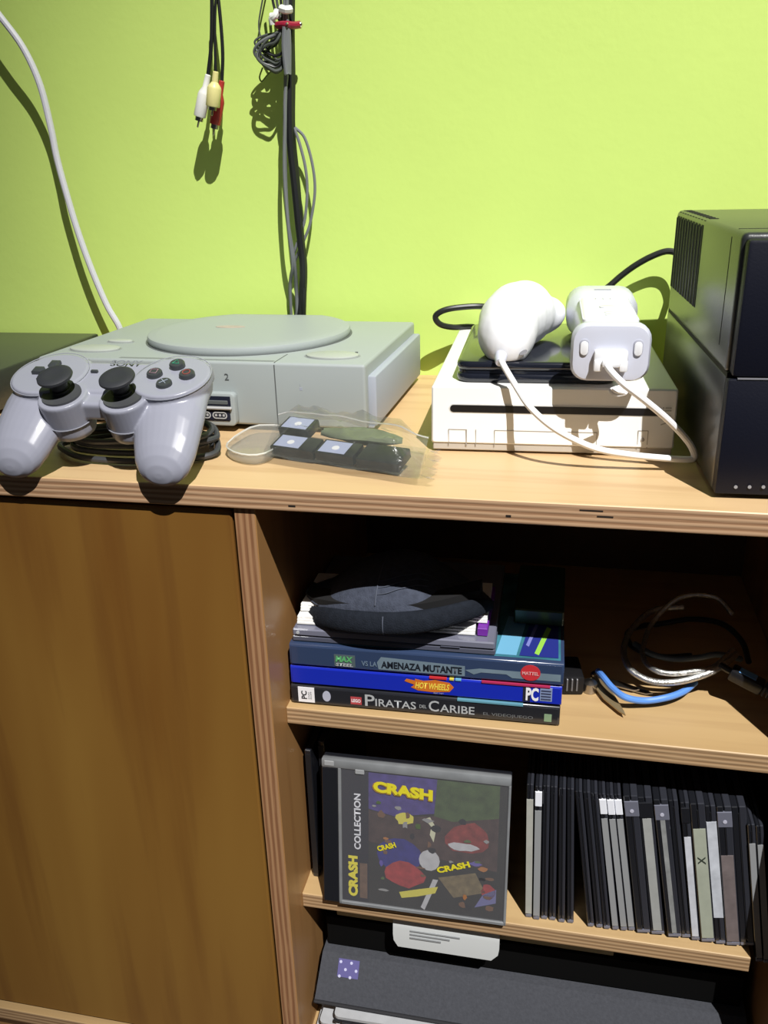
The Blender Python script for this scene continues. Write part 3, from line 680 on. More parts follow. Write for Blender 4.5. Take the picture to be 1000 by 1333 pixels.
# black power cable behind the white console
bm = BM()
pts = [at(u, v, 'y', .295) for u, v in ((874, 452), (873, 420), (876, 395), (885, 370), (890, 350), (884, 332), (869, 327), (848, 334), (828, 345), (810, 358))]+[at(795, 371, 'y', .294), at(780, 384, 'y', .294), at(765, 410, 'y', .3065), at(740, 430, 'y', .3068), at(700, 432, 'y', .3068), at(662, 405, 'y', .305), at(630, 399, 'y', .290), at(600, 400, 'y', .284), at(578, 404, 'y', .281), at(567, 412, 'y', .281), at(573, 422, 'y', .284), at(590, 426, 'y', .292), at(618, 426, 'y', .304), at(640, 440, 'y', .307)]
b_tube(bm, pts, .0026, 10, 6); tag(obj('power_cable', bm, cblk), 'black power cable looping behind the white console to the power unit', 'cable')

# ================================================================== upper shelf: stacked game cases
glass = film('case_film', (.45, .50, .60), .16, .08)
DR = .0180
def case(nm, label, w_, d, z0, z1, xo, yo, spine_m, top_m, shell_m, group='game cases stacked flat on the upper shelf', rot=DR):
    o = thing(nm, label, 'game case', (xo, yo, z0), (0, 0, rot), group); h = z1-z0-.0003
    b = BM()  # plastic shell: rounded long edges at the spine
    b_prism(b, rrect(0, h, 0, d, .0022, 3)[::-1], 0, w_, .0006, M=Matrix(((0, 0, 1, 0), (0, 1, 0, 0), (1, 0, 0, 0), (0, 0, 0, 1)))); bmesh.ops.recalc_face_normals(b, faces=b.faces[:])
    obj('shell', b, shell_m, o, smooth=40)
    b = BM(); b_box(b, .0015, w_-.0015, -.0004, .002, .0018, h-.0018); obj('spine_insert', b, spine_m, o)
    b = BM(); b_box(b, .0025, w_-.0025, .004, d-.004, h-.0006, h+.0002); obj('cover_insert', b, top_m, o)
    return o, h
X0, YD = .1786, .0360
pk = mat('case_black', (.018, .019, .024), .22, coat=.4); pb = mat('case_blue', (.010, .025, .42), .25, coat=.4); pm_ = mat('case_navy_clear', (.030, .050, .11), .18, coat=.5)
prw = mat('print_white', (.85, .85, .88), .5); prg = mat('print_silver', (.42, .44, .46), .5); prr = mat('print_red', (.55, .03, .04), .45); prb = mat('print_black', (.01, .01, .012), .5)
za, zb, zc, zd, ze, zf = Z1+.0003, -.1628, -.1468, -.1290, -.1180, -.1118
U, V = (1, 0, 0), (0, 0, 1)
A, hA = case('game_case', 'black game case with silver title lettering, lowest of the flat stack', .19, .135, za, zb, X0, YD, pk, pk, pk)
def patch(nm, parent, x0, x1, z0, z1, m_, y=-.0005): b = BM(); b_box(b, x0, x1, y-.0001, y+.0004, z0, z1); return obj(nm, b, m_, parent)
t_ = patch('pc_label', A, .0055, .0175, .0022, .0145, prw)
text('lettering', 'PC', (.0120, -.0006, .0048), (0, 0, 1), (-1, 0, 0), .0068, .0042, prb, t_, bold=.03)
text('lettering', 'DVD\nROM', (.0155, -.0006, .0050), (0, 0, 1), (-1, 0, 0), .0060, .0026, prb, t_)
b = BM(); b_prism(b, circ(0, 0, .0030, 24, .0043), 0, .0003, M=T(.0265, -.0004, .0085) @ RX(PI/2)); obj('oval_badge', b, mat('badge_grey', (.45, .47, .58), .4), A)
t_ = patch('red_badge', A, .0440, .0520, .0038, .0100, mat('badge_red', (.45, .06, .07), .5))
text('lettering', 'LEGO', (.0447, -.0006, .0056), U, V, .0066, .0028, prw, t_, bold=.03)
text('lettering', 'P', (.0545, -.0006, .0035), U, V, .0070, .0095, prg, A, bold=.01)
text('lettering', 'IRATAS', (.0620, -.0006, .0040), U, V, .0290, .0062, prg, A, bold=.01)
text('lettering', 'DEL', (.0935, -.0006, .0058), U, V, .0050, .0026, prg, A)
text('lettering', 'C', (.1000, -.0006, .0038), U, V, .0072, .0088, prg, A, bold=.01)
text('lettering', 'ARIBE', (.1080, -.0006, .0040), U, V, .0240, .0062, prg, A, bold=.01)
text('lettering', 'EL VIDEOJUEGO', (.1380, -.0006, .0038), U, V, .0340, .0030, mat('print_dim', (.16, .17, .18), .5), A)
patch('green_badge', A, .1795, .1845, .0035, .0095, mat('badge_green', (.22, .33, .20), .5))
B_, hB = case('game_case', 'bright blue game case with a flame logo, second from the bottom of the flat stack', .19, .135, zb, zc, X0+.0005, YD+.0005, pb, mat('cover_red_blue', (.25, .06, .12), .3, coat=.3), pb)
b = BM(); O = (.0860, -.0005, .0085)
quadpatch(b, O, U, V, [(-.002, .004), (.004, .0030), (.004, .0045), (.010, .0034), (.018, .0048), (.028, .0034), (.031, .0000), (.028, -.0040), (.016, -.0052), (.006, -.0048), (.001, -.0026), (.0035, -.0004), (-.0035, .0020)], .0002)
fl_ = obj('flame_logo', b, mat('flame_orange', (.60, .16, .02), .45), B_, smooth=0)
text('lettering', 'HOT WHEELS', (.0900, -.0009, .0055), U, V, .0240, .0052, mat('flame_yellow', (.85, .65, .08), .45), fl_, shear=.25, bold=.03)
text('lettering', 'BEAT THAT', (.1030, -.0007, .0022), U, V, .0070, .0012, prg, B_)
t_ = patch('pc_label', B_, .1640, .1690, .0022, .0145, mat('label_dark', (.02, .02, .03), .4))
text('lettering', 'PC', (.1660, -.0007, .0030), U, V, .0085, .0105, prw, B_, bold=.04)
t_ = patch('rating_label', B_, .1755, .1835, .0035, .0140, mat('label_pale_blue', (.25, .32, .50), .5))
for k in range(4): patch('fine_print', t_, .1762, .1828, .0046+.0022*k, .0056+.0022*k, mat('fine_print', (.05, .06, .12), .5), -.0008)
C_, hC = case('game_case', 'dark blue clear game case with round red badge, under the thin grey case', .19, .135, zc, zd, X0+.0010, YD, pm_, mat('cover_teal', (.05, .20, .26), .25, coat=.5, var=.8, vscale=45), pm_)
steel = mat('spine_steel', (.16, .22, .27), .45, var=.25, vscale=60)
b = BM(); quadpatch(b, (0, -.0005, 0), U, V, [(.0640, .0025), (.1240, .0025), (.1240, .0105), (.0660, .0125), (.0630, .0080)], .0001); quadpatch(b, (0, -.0005, 0), U, V, [(.1240, .0075), (.1340, .0095), (.1880, .0095), (.1880, .0040), (.1560, .0040), (.1520, .0065), (.1350, .0065), (.1300, .0045)], .00012)
obj('spine_art', b, steel, C_, smooth=0)
text('lettering', 'AMENAZA MUTANTE', (.0660, -.0008, .0040), U, V, .0560, .0055, mat('print_ink', (.008, .012, .02), .5), C_, bold=.03)
text('lettering', 'VS LA', (.0520, -.0008, .0045), U, V, .0110, .0040, mat('print_blue_grey', (.14, .20, .28), .5), C_, bold=.02)
lg = mat('logo_lime', (.10, .38, .14), .5)
t_ = patch('logo_plate', C_, .0325, .0475, .0025, .0118, mat('logo_plate', (.08, .11, .12), .4))
text('lettering', 'MAX', (.0335, -.0009, .0062), U, V, .0125, .0048, lg, t_, bold=.05, shear=.15)
text('lettering', 'STEEL', (.0335, -.0009, .0028), U, V, .0125, .0026, prg, t_, bold=.03, shear=.15)
b = BM(); b_prism(b, circ(0, 0, .0066, 28, .0060), 0, .0004, M=T(.1680, -.0005, .0092) @ RX(PI/2)); rd = obj('red_badge', b, prr, C_)
text('lettering', 'MATTEL', (.1625, -.0011, .0078), U, V, .0110, .0026, mat('print_pink', (.75, .35, .35), .5), rd, bold=.03)
# bits of bright cover art that show on top at the right end
b = BM()
ARTN = [0]
def art(pts, m_, nm='cover_art', par=C_, z=None): 
    ARTN[0] += 1;
    b = BM(); quadpatch(b, (0, 0, z or hC+.0003), (1, 0, 0), (0, 1, 0), pts, .0001+.0001*ARTN[0]); return obj(nm, b, m_, par, smooth=0)
art([(.144, .006), (.158, .006), (.164, .060), (.150, .060)], mat('art_cyan', (.16, .42, .62), .4))
art([(.160, .006), (.186, .006), (.186, .060), (.167, .060)], mat('art_navy', (.02, .03, .22), .4))
art([(.170, .010), (.173, .008), (.181, .045), (.178, .048)], mat('art_lime', (.30, .60, .08), .4))
art([(.164, .020), (.166, .018), (.172, .050), (.170, .052)], mat('art_violet', (.20, .22, .55), .4))
for k, (x0, x1, m_) in enumerate([(.100, .112, prr), (.114, .117, mat('art_yellow', (.7, .6, .1), .4)), (.118, .122, mat('art_cyan', (.16, .42, .62), .4)), (.136, .182, mat('art_crimson', (.42, .03, .10), .4))]):
    b = BM(); b_box(b, x0, x1, -.0012, .002, hB-.0014, hB-.0001); obj('cover_art', b, m_, B_)
b = BM(); b_box(b, .120, .165, -.0011, .002, hA-.0014, hA-.0001); obj('cover_art', b, mat('art_slate', (.12, .30, .38), .4), A)

# thin grey disc case
jc = thing('disc_case', 'thin smoky grey disc case lying on the dark blue case, under the white booklets', 'disc case', (X0+.0030, YD+.003, zd), (0, 0, .020), 'game cases stacked flat on the upper shelf')
smoke = mat('smoke_plastic', (.085, .09, .125), .2, coat=.5); smoke2 = mat('smoke_edge', (.16, .165, .22), .25, coat=.4)
b = BM(); b_box(b, 0, .142, 0, .124, .0003, .0045, .0007, 1); obj('tray', b, smoke, jc)
b = BM(); b_box(b, .0005, .1415, -.0008, .123, .0052, .0105, .0009, 1); obj('lid', b, smoke2, jc)
b = BM(); b_prism(b, circ(0, 0, .0012, 12), 0, .0008, M=T(.0045, -.0006, .0078) @ RX(PI/2)); obj('hinge_pin', b, prg, jc)
b = BM(); b_box(b, .045, .060, -.0010, .001, .0046, .0052); b_box(b, .105, .118, -.0010, .001, .0046, .0052); obj('lid_catch', b, smoke, jc)
# white booklets
paper = mat('paper_white', (.86, .86, .84), .6, var=.03, vscale=60)
def booklet(x, y, z, w_, d, h, rot, label, bulge):
    o = thing('booklet', label, 'booklet', (x, y, z), (0, 0, rot), 'white booklets under the cap')
    b = BM(); n = 14
    for lay in range(3):
        g = []
        for i in range(n+1):
            a = i/n; zz = h*lay/3+bulge*math.sin(PI*a)*(1+.4*lay)*.5
            g.append([(w_*a, .0008*lay, zz+.0002), (w_*a, d, zz+.0002), (w_*a, d, zz+h/3-.0002), (w_*a, .0008*lay, zz+h/3-.0002)])
        b_loft(b, g)
    obj('pages', b, paper, o, smooth=60)
    b = BM(); b_tube(b, [(.003, .0012, h*.5), (.003, d-.001, h*.5)], h*.46, 8, 0); obj('folded_spine', b, paper, o)
    return o
booklet(X0+.0055, YD+.008, ze+.0002, .125, .062, .0055, .030, 'white booklet lying on the thin grey case, lower of two', .0003)
booklet(X0+.0060, YD+.016, zf+.0002, .132, .052, .0050, .020, 'white booklet directly under the dark cap, upper of two', .0003)
b = BM(); b_box(b, .3105, .3175, .046, .110, ze+.0000, ze+.0058, .0004, 1); b.transform(T(0, .002, 0))
tag(obj('purple_sleeve', b, mat('purple_card', (.16, .02, .32), .5)), 'small purple card edge sticking out beside the white booklets', 'card')
b = BM(); b_box(b, .333, .368, .085, .160, zd+.0022, zd+.014, .001, 1); tag(obj('green_case', b, mat('case_green', (.02, .045, .02), .3)), 'dark green case end lying on the stack behind the bright cover art', 'game case')

# ---- flat cap
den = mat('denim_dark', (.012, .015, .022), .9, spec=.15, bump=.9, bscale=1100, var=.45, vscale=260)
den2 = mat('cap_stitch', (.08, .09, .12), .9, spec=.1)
cp = thing('flat_hat', 'dark navy denim flat cap resting on the white booklets', 'hat', (.248, .105, -.1065))
def PC(u, v, y): return at(u, v, 'y', y)
# crown: lofted from left to right, each ring a flattened oval that leans back
bm = BM(); rings = []
prof = [(397, 797, 801, .002), (401, 789, 803, .012), (412, 779, 806, .024), (428, 766, 810, .036), (447, 751, 813, .046), (470, 739, 815, .052), (497, 731, 816, .055), (522, 730, 816, .056), (546, 736, 815, .055), (566, 748, 813, .052), (588, 762, 810, .046), (610, 776, 806, .036), (630, 786, 801, .020), (642, 790, 797, .006)]
sp2 = spline([(u, vt, vb) for u, vt, vb, dd in prof], 3); dp2 = spline([(dd, 0, 0) for u, vt, vb, dd in prof], 3)
CB, CYC = -.1058, .0720; crn = []
for q, dd in zip(sp2, dp2):
    u, vt, vb = q; dep = max(dd.x, .0015)*.76; top = PC(u, vt, CYC-.004); crn.append((u, top.x, dep, max(top.z-CB, .002)))
def cpt(x, dep, h, a, e=0): return Vector((x, CYC+(dep+e)*math.copysign(abs(math.cos(a))**.9, math.cos(a)), CB+(h+e)*(max(0, math.sin(a))**.8)-(.0005 if math.sin(a) < -.01 else 0)))
for u, x, dep, h in crn: rings.append([cpt(x, dep, h, 2*PI*k/36) for k in range(36)])
def csurf(u, a, e=.0006):
    j = min(range(len(crn)-1), key=lambda i: abs(crn[i][0]-u)); return cpt(at(u, 760, 'y', .06).x, crn[j][2], crn[j][3], a, e)
b_loft(bm, rings)
crown = obj('crown', bm, mat('denim_crown_lit', (.052, .060, .085), .9, spec=.15, bump=.9, bscale=1100, var=.45, vscale=260), cp, world=True, smooth=75); blob(crown, .0014, 8, .6)  # crown denim lightened in colour to stand in for light falling on it
crown.data.polygons.foreach_set('use_smooth', [True]*len(crown.data.polygons))
# band / brim sweeping along the front
bm = BM(); rings = []
bp = [(392, 795, .074, .0030), (402, 799, .056, .0055), (425, 804, .040, .0072), (460, 809, .032, .0078), (500, 811, .030, .0080), (540, 810, .031, .0078), (575, 804, .035, .0075), (605, 796, .042, .0070), (628, 790, .053, .0056), (643, 787, .068, .0025)]
sp_ = spline([(*PC(u, v, y),) for u, v, y, r in bp], 5)
rr_ = spline([(r, 0, 0) for u, v, y, r in bp], 5)
for p, r in zip(sp_, rr_):
    r = r.x; rings.append([(p.x, p.y+r*.60*math.cos(a)+.2*r*math.sin(a), p.z+r*1.0*math.sin(a)) for a in [2*PI*k/16 for k in range(16)]])
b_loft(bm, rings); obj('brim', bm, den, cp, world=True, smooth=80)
# black strip painting in the shade of the opening between band and crown
bm = BM(); b_loft(bm, [[(p.x, p.y+.0035, max(p.z+.0115, -.1030)), (p.x, p.y+.020, max(p.z+.0118, -.1020)), (p.x, p.y+.026, max(p.z-.004, -.1056)), (p.x, p.y+.0035, max(p.z-.004, -.1056))] for p in sp_[4:-6]]); obj('opening_shade', bm, mat('opening_black', (.004, .004, .005), .9), cp, world=True)
# seams
bm = BM(); b_tube(bm, [csurf(499, PI*(.48+.05*k)) for k in range(9)], .0006, 6, 3); obj('seam', bm, den2, cp, world=True)
for j in range(3):
    bm = BM(); b_tube(bm, [csurf(500+12*k, PI*(.70+.05*j-.022*max(0, k-1)-.008*k)) for k in range(6)], .0004, 6, 3); obj('stitching', bm, den2, cp, world=True)
bm = BM(); b_tube(bm, [Vector((at(500, 810, 'y', .03).x, .030-.0055*math.cos(q_), PC(500, 811, .030).z+.0086*math.sin(q_))) for q_ in (-.9, -.4, 0, .4, .9)], .0005, 6, 3); obj('seam', bm, den2, cp, world=True)

# ================================================================== upper shelf right: cables and small things
def zf1(u, v, h=0): return at(u, v, 'z', Z1+h)
bm = BM(); b_box(bm, -.0075, .0085, 0, .030, 0, .015, .002, 2); bm.transform(T(.3768, .079, Z1+.0003) @ RZ(.15))
ad = obj('power_adapter', bm, mat('adapter_plastic', (.007, .007, .008), .5, spec=.3)); tag(ad, 'black ribbed plug adapter right of the stacked game cases', 'adapter')
bm = BM()
for k in range(3): b_box(bm, -.0045+.0035*k, -.0033+.0035*k, -.0012, .001, .004, .014, .0003, 1)
bm.transform(T(.3768, .079, Z1+.0003) @ RZ(.15)); obj('grip_rib', bm, mat('rib_grey', (.13, .13, .14), .4), ad, world=True)
# folding metal tool
brass = mat('tan_metal', (.40, .30, .16), .35, metal=.6); stl = mat('dull_steel', (.42, .40, .38), .3, metal=1)
p0 = zf1(768, 893, .004)
tl = thing('folding_tool', 'small folding metal tool with a tan blade pointing at the shelf front', 'tool', p0)
def blade(name, a, b, w0, w1, m_, z, th=.0012, par=tl, lab=None):
    A_ = zf1(*a); B_ = zf1(*b); d = (B_-A_); L_ = d.length; ang = math.atan2(d.y, d.x)
    t = BM(); b_prism(t, [(0, -w0/2), (L_*.55, -w0/2*1.25), (L_*.9, -w1), (L_, 0), (L_*.9, w1*.6), (L_*.5, w0/2), (0, w0/2)], 0, th, .0003, M=T(A_.x, A_.y, Z1+z) @ RZ(ang)); return obj(name, t, m_, par, world=True, label=lab)
blade('blade', (772, 888), (814, 937), .0085, .0022, brass, .0030, lab='tan pointed blade')
blade('handle', (775, 884), (850, 905), .0065, .003, stl, .0006)
blade('handle', (772, 886), (832, 903), .0060, .003, stl, .0026)
bm = BM(); b_lathe(bm, [(.0055, 0), (.0060, .0025), (.0052, .0070), (.002, .0085), (.0005, .0088)], 20, T(p0.x, p0.y, Z1+.0004)); obj('pivot', bm, stl, tl, world=True)
bm = BM(); p = zf1(776, 884); b_lathe(bm, [(.0035, 0), (.0038, .0045), (.0015, .0060), (.0005, .0062)], 16, T(p.x, p.y, Z1+.0004)); obj('rivet', bm, stl, tl, world=True)
# coiled leads
def lead(nm, lab, pts, r, m_, sub=6, twist=None):
    b = BM(); P_ = [at(u, v, 'y', y) for u, v, y in pts]
    for p in P_: p.z = max(p.z, Z1+r+.0004)
    b_tube(b, P_, r, 10, sub)
    o = obj(nm, b, m_); tag(o, lab, 'cable'); return o, P_
silver = mat('silver_braid', (.62, .62, .60), .25, metal=.85, bump=1.0, bscale=900, var=.4, vscale=500)
blue = mat('cord_sky_blue', (.10, .26, .68), .4)
lead('blue_cable', 'sky blue cable curving along the upper shelf floor', [(905, 888, .095), (890, 900, .083), (868, 908, .074), (840, 912, .070), (815, 908, .066), (798, 896, .074), (786, 882, .085), (779, 874, .097)], .0024, blue)
lead('silver_cable', 'silver braided cable, lower and brighter of the two silver arcs on the upper shelf', [(958, 852, .110), (940, 867, .092), (915, 879, .084), (885, 887, .080), (855, 888, .080), (832, 880, .084), (817, 866, .094), (812, 845, .12), (822, 820, .15), (850, 795, .175), (890, 790, .18)], .0024, silver)
lead('silver_cable', 'silver braided cable, inner of the two silver arcs on the upper shelf', [(955, 846, .118), (930, 868, .094), (905, 874, .084), (875, 877, .082), (852, 872, .085), (838, 858, .102), (838, 840, .13), (850, 810, .16), (885, 778, .175), (930, 777, .175), (955, 800, .16)], .0020, silver)
lead('black_cable', 'black cable coil standing at the back of the upper shelf', [(975, 862, .128), (966, 835, .150), (940, 812, .170), (900, 806, .185), (860, 812, .190), (830, 825, .185), (815, 840, .170), (825, 855, .150), (860, 860, .140), (900, 856, .145)], .0022, cblk)
lead('grey_cable', 'slate grey cable behind the silver arcs on the upper shelf', [(826, 838, .135), (850, 852, .118), (880, 858, .112), (910, 856, .110), (935, 852, .112), (965, 858, .120)], .0022, mat('cord_slate', (.06, .08, .10), .5))
# usb connector
p = at(975, 886, 'y', .082)
us = thing('usb_connector', 'black connector with a painted blue highlight on top at the right end of the upper shelf', 'connector', p)
d1 = (at(1000, 897, 'y', .078)-at(940, 866, 'y', .090)); q = d1.to_track_quat('X', 'Z').to_matrix().to_4x4()
bm = BM(); b_box(bm, -.013, .010, -.0058, .0058, -.0045, .0045, .0018, 2, M=T(*p) @ q); obj('housing', bm, mat('connector_black', (.012, .012, .014), .3), us, world=True)
bm = BM(); b_box(bm, -.008, .004, -.0035, .0035, .0042, .0050, .0004, 1, M=T(*p) @ q); obj('blue_highlight', bm, mat('highlight_blue', (.16, .42, .85), .2, coat=.5), us, world=True)  # pale blue slab stands in for a highlight on the black housing
bm = BM()
for k in range(5): b_box(bm, .0105+.0030*k, .0122+.0030*k, -.0048+.0004*k, .0048-.0004*k, -.0042, .0042, .0008, 1, M=T(*p) @ q)
b_tube(bm, [(.009, 0, 0), (.020, 0, 0), (.030, .000, -.0005)], .0026, 8, 3, M=T(*p) @ q); obj('strain_relief', bm, mat('relief_grey', (.06, .06, .07), .5), us, world=True)
bm = BM(); b_tube(bm, [(-.012, 0, 0), (-.016, .000, .000), (-.021, .001, .000)], .0024, 8, 4, M=T(*p) @ q); obj('cable', bm, cblk, us, world=True)

# ================================================================== lower shelf: upright disc cases
clr = mat('case_clear_edge', (.15, .155, .20), .2, coat=.4); blkp = mat('case_tray_black', (.012, .013, .017), .2, coat=.4)
grp = mat('case_frost', (.30, .31, .32), .35); whp = mat('case_white_corner', (.86, .88, .95), .4)
labm = {}
def paperm(key, c, var=.15): return mat('spine_'+key, c, .6, var=var, vscale=120)
PREV = []
def upright(top, bot, th, label, hinge=None, spine=None, sw=.6, s0=.0, s1=1.0, shell=blkp, y=.0410, h=.125, d=.120, word=None):
    """one disc case standing on edge: pixel of its top-left and bottom-left front corners, thickness"""
    B_ = at(*bot, 'y', y); A_ = at(*top, 'y', y)
    if PREV and bot[0] < 985:   # keep clear of the neighbour on the left, at the foot and at the top
        B_.x = max(B_.x, PREV[0]+.0003); A_.x = max(A_.x, PREV[1]+.0003)
    PREV[:] = [B_.x+th*1.01, A_.x+th*1.01]
    lean = math.atan2(A_.x-B_.x, A_.z-B_.z)
    z = Z2+.0004+(abs(math.sin(lean))*th if lean < 0 else 0)*1.0
    if bot[0] > 985: z = Z2-.010
    o = thing('disc_case', label, 'disc case', (B_.x, y+random.uniform(-.001, .001), z), (0, lean, random.uniform(-.003, .003)), 'disc cases standing on the lower shelf')
    b = BM(); b_box(b, 0, th*.46, 0, d, 0, h, .0006, 1); obj('tray', b, shell, o)
    b = BM(); b_box(b, th*.50, th, .0002, d, 0, h, .0006, 1); obj('lid', b, shell if shell is not blkp else mat('case_lid_dark', (.030, .032, .042), .18, coat=.4), o)
    hz = h*.86
    if spine: 
        b = BM(); b_box(b, th*(.5-sw/2), th*(.5+sw/2), -.0003, .002, s0*h+.004, s0*h+(hz-.004)*(s1-s0)+.0, 0); sp = obj('spine_label', b, spine, o)
        if word and word[0]: text('lettering', word[0], (th*.5+.0026, -.0004, h*word[1]), (0, 0, 1), (-1, 0, 0), h*word[2], .0052, mat('spine_ink', (.03, .04, .03), .6), sp, bold=.02)
    if hinge:
        b = BM(); b_box(b, 0, th, -.0005, .004, hz, h*.965, .0004, 1); hb = obj('hinge_corner', b, hinge, o)
        if hinge is clr: b = BM(); b_prism(b, circ(0, 0, .0014, 14), 0, .0004, M=T(th*.5, -.0005, h*.90) @ RX(PI/2)); obj('hinge_pin', b, mat('pin_glint', (.5, .5, .6), .2), hb)
    for zz in (h*.45,):
        b = BM(); b_box(b, th*.46, th*.52, -.0001, .002, .006, h-.006); obj('parting_gap', b, prb, o)
    b = BM(); b_box(b, .0002, th-.0002, -.0002, .003, .0003, .0030, .0003, 1); obj('foot_corner', b, clr, o)
    return o
SL, RG = .0049, .0096
upright((686, 1014), (684, 1192), SL, 'upright disc case with off-white paper spine, first right of the framed front case', None, paperm('offwhite', (.42, .42, .38)), .95, 0, 1.08)
upright((697, 1012), (694, 1198), SL, 'frosted disc case with a white top corner, second in the upright row', whp, grp, .95)
upright((707, 1015), (704, 1200), SL, 'dark disc case right next to the frosted one with white corner')
upright((717, 1018), (715, 1197), SL, 'dark slim disc case, second after the single white-cornered one')
upright((728, 1020), (727, 1197), SL, 'dark slim disc case, third after the single white-cornered one')
upright((738, 1020), (738, 1206), SL, 'dark slim disc case just left of the gap in the row')
upright((746, 1022), (765, 1206), SL, 'dark slim disc case leaning, first right of the gap in the row')
upright((756, 1023), (776, 1210), SL, 'dark slim disc case leaning, second right of the gap')
upright((766, 1024), (786, 1209), SL, 'dark slim disc case leaning, just left of the three white corners')
upright((776, 1025), (797, 1211), SL, 'frosted disc case with white corner, left one of the three', whp, grp, .85)
upright((786, 1026), (808, 1213), SL, 'frosted disc case with white corner, middle one of the three', whp, grp, .85)
upright((796, 1027), (818, 1214), SL, 'frosted disc case with white corner, right one of the three', whp, grp, .85)
upright((810, 1028), (829, 1216), RG, 'black disc case with clear corner, right of the three white-cornered ones', clr)
upright((829, 1030), (848, 1215), RG, 'disc case with broad pale grey spine strip', blkp, paperm('palegrey', (.36, .37, .36)), .62, 0, 1.03, word=(None, .30, .42))
upright((850, 1033), (870, 1217), RG, 'disc case with thin grey lettered spine under a clear corner', clr, paperm('thingrey', (.26, .27, .27), .5), .34, .0, 1.05)
upright((867, 1036), (887, 1222), RG*.66, 'black disc case between two light-spined ones')
upright((884, 1040), (899, 1228), RG*.62, 'disc case with narrow white scratched spine', blkp, paperm('scratch', (.58, .60, .66), .3), .75, 0, .92)
upright((894, 1043), (912, 1231), RG, 'disc case with wide cream spine marked with a black X', None, paperm('cream', (.38, .41, .33)), .85, 0, 1.00, word=('X', .58, .055))
upright((912, 1046), (931, 1233), RG*.72, 'disc case with torn white paper spine right of the cream one', None, paperm('torn', (.55, .58, .64), .35), .95, .17, 1.04)
upright((929, 1046), (943, 1235), RG, 'disc case with pinkish brown and green spine under a clear corner', clr, paperm('pinkish', (.17, .14, .14), .4), .85, .0, .80)
upright((948, 1048), (960, 1235), RG, 'black disc case at the right end of the board')
upright((973, 1030), (986, 1240), SL, 'grey-edged disc case wedged past the end of the board, left of two', None, grp, .8, .0, 1.05)
upright((984, 1032), (996, 1242), SL, 'grey-edged disc case wedged against the cabinet side, right of two', None, grp, .8, .0, 1.05)

# ---- dark cases standing behind the front one
for k, (x, y) in enumerate(((.1800, .052), (.1870, .064))):
    o = thing('disc_case', ('dark disc case at the far left behind the framed front case', 'dark disc case standing second from the partition behind the front case')[k], 'disc case', (x, y, Z2+.0004), (0, 0, -.03), 'disc cases standing on the lower shelf')
    b = BM(); b_box(b, 0, .0050, 0, .120, 0, .125, .0006, 1); obj('tray', b, blkp, o); b = BM(); b_box(b, .0004, .0046, -.0004, .002, .004, .121); obj('spine_label', b, prb, o)

# ---- the front case facing the room
fc = thing('framed_disc_case', 'clear-framed disc case facing forward, colourful cover with yellow title and black side band', 'disc case', (.1957, .0275, Z2+.0016), (-.139, 0, .010), 'disc cases standing on the lower shelf')
b = BM(); b_box(b, 0, .142, .0045, .0100, 0, .125, .0008, 1); obj('tray', b, blkp, fc)
b = BM(); b_box(b, 0, .0125, -.0002, .0060, .0006, .1180, .0006, 1); obj('spine_tray', b, blkp, fc, label='black ridged hinge strip')
frm = mat('frame_clear', (.20, .21, .22), .3, coat=.4, var=.3, vscale=60)
b = BM()
b_box(b, .0, .142, -.0008, .0050, .1180, .1250, .0010, 2); b_box(b, .0125, .0150, -.0006, .0050, 0, .1185, .0005, 1); b_box(b, .1400, .1420, -.0006, .0050, 0, .1185, .0005, 1); b_box(b, .0125, .142, -.0006, .0050, 0, .0030, .0005, 1)
obj('lid_frame', b, frm, fc)
b = BM(); b_box(b, .0150, .1400, .0010, .0048, .0030, .1180); ins = obj('cover_insert', b, mat('cover_dark', (.018, .018, .015), .35, var=.5, vscale=50), fc)
def fa(nm, pts, m_, e=.0002): b = BM(); quadpatch(b, (0, .0010, 0), U, V, pts, e); return obj(nm, b, m_, ins, smooth=0)
def ring(cx, cz, rx, rz, n=14, j=0): return [(cx+rx*math.cos(2*PI*k/n)*(1+random.uniform(-j, j)), cz+rz*math.sin(2*PI*k/n)*(1+random.uniform(-j, j))) for k in range(n)]
fa('black_band', [(.0155, .0035), (.0360, .0035), (.0360, .1175), (.0155, .1175)], mat('band_black', (.008, .009, .014), .35))
fa('purple_panel', [(.0360, .0860), (.0560, .0820), (.0860, .0880), (.0880, .1175), (.0360, .1175)], mat('art_purple', (.050, .035, .16), .4, var=.7, vscale=140))
fa('green_panel', [(.0880, .1175), (.0860, .0860), (.1000, .0830), (.1340, .0900), (.1340, .1175)], mat('art_foliage', (.045, .07, .025), .4, var=.8, vscale=110))
fa('brown_panel', [(.0360, .0580), (.0360, .0850), (.0560, .0815), (.0860, .0860), (.1340, .0900), (.1340, .0450), (.0900, .0500)], mat('art_brown', (.045, .028, .024), .4, var=.8, vscale=120), .00015)
fa('blue_disc', ring(.0600, .0490, .0170, .0150, j=.06), mat('art_deep_blue', (.02, .02, .15), .4, var=.6, vscale=150), .0003)
fa('red_patch', ring(.0640, .0330, .0150, .0110, j=.12), mat('art_red', (.26, .03, .03), .4, var=.6, vscale=160), .0004)
fa('crimson_patch', ring(.1120, .0700, .0170, .0130, j=.15), mat('art_crimson2', (.17, .03, .025), .4, var=.8, vscale=160), .0003)
fa('pale_disc', ring(.0830, .0480, .0080, .0090), mat('art_pale', (.38, .38, .40), .5, var=.2, vscale=150), .0005)
fa('pale_streak', [(.0770, .0060), (.0860, .0320), (.0900, .0320), (.0800, .0040)], mat('art_pale', (.38, .38, .40), .5), .0005)
fa('yellow_streak', [(.0600, .0170), (.0760, .0220), (.0900, .0260), (.0880, .0200), (.0740, .0150), (.0620, .0120)], mat('art_yellow2', (.50, .45, .06), .5), .00055)
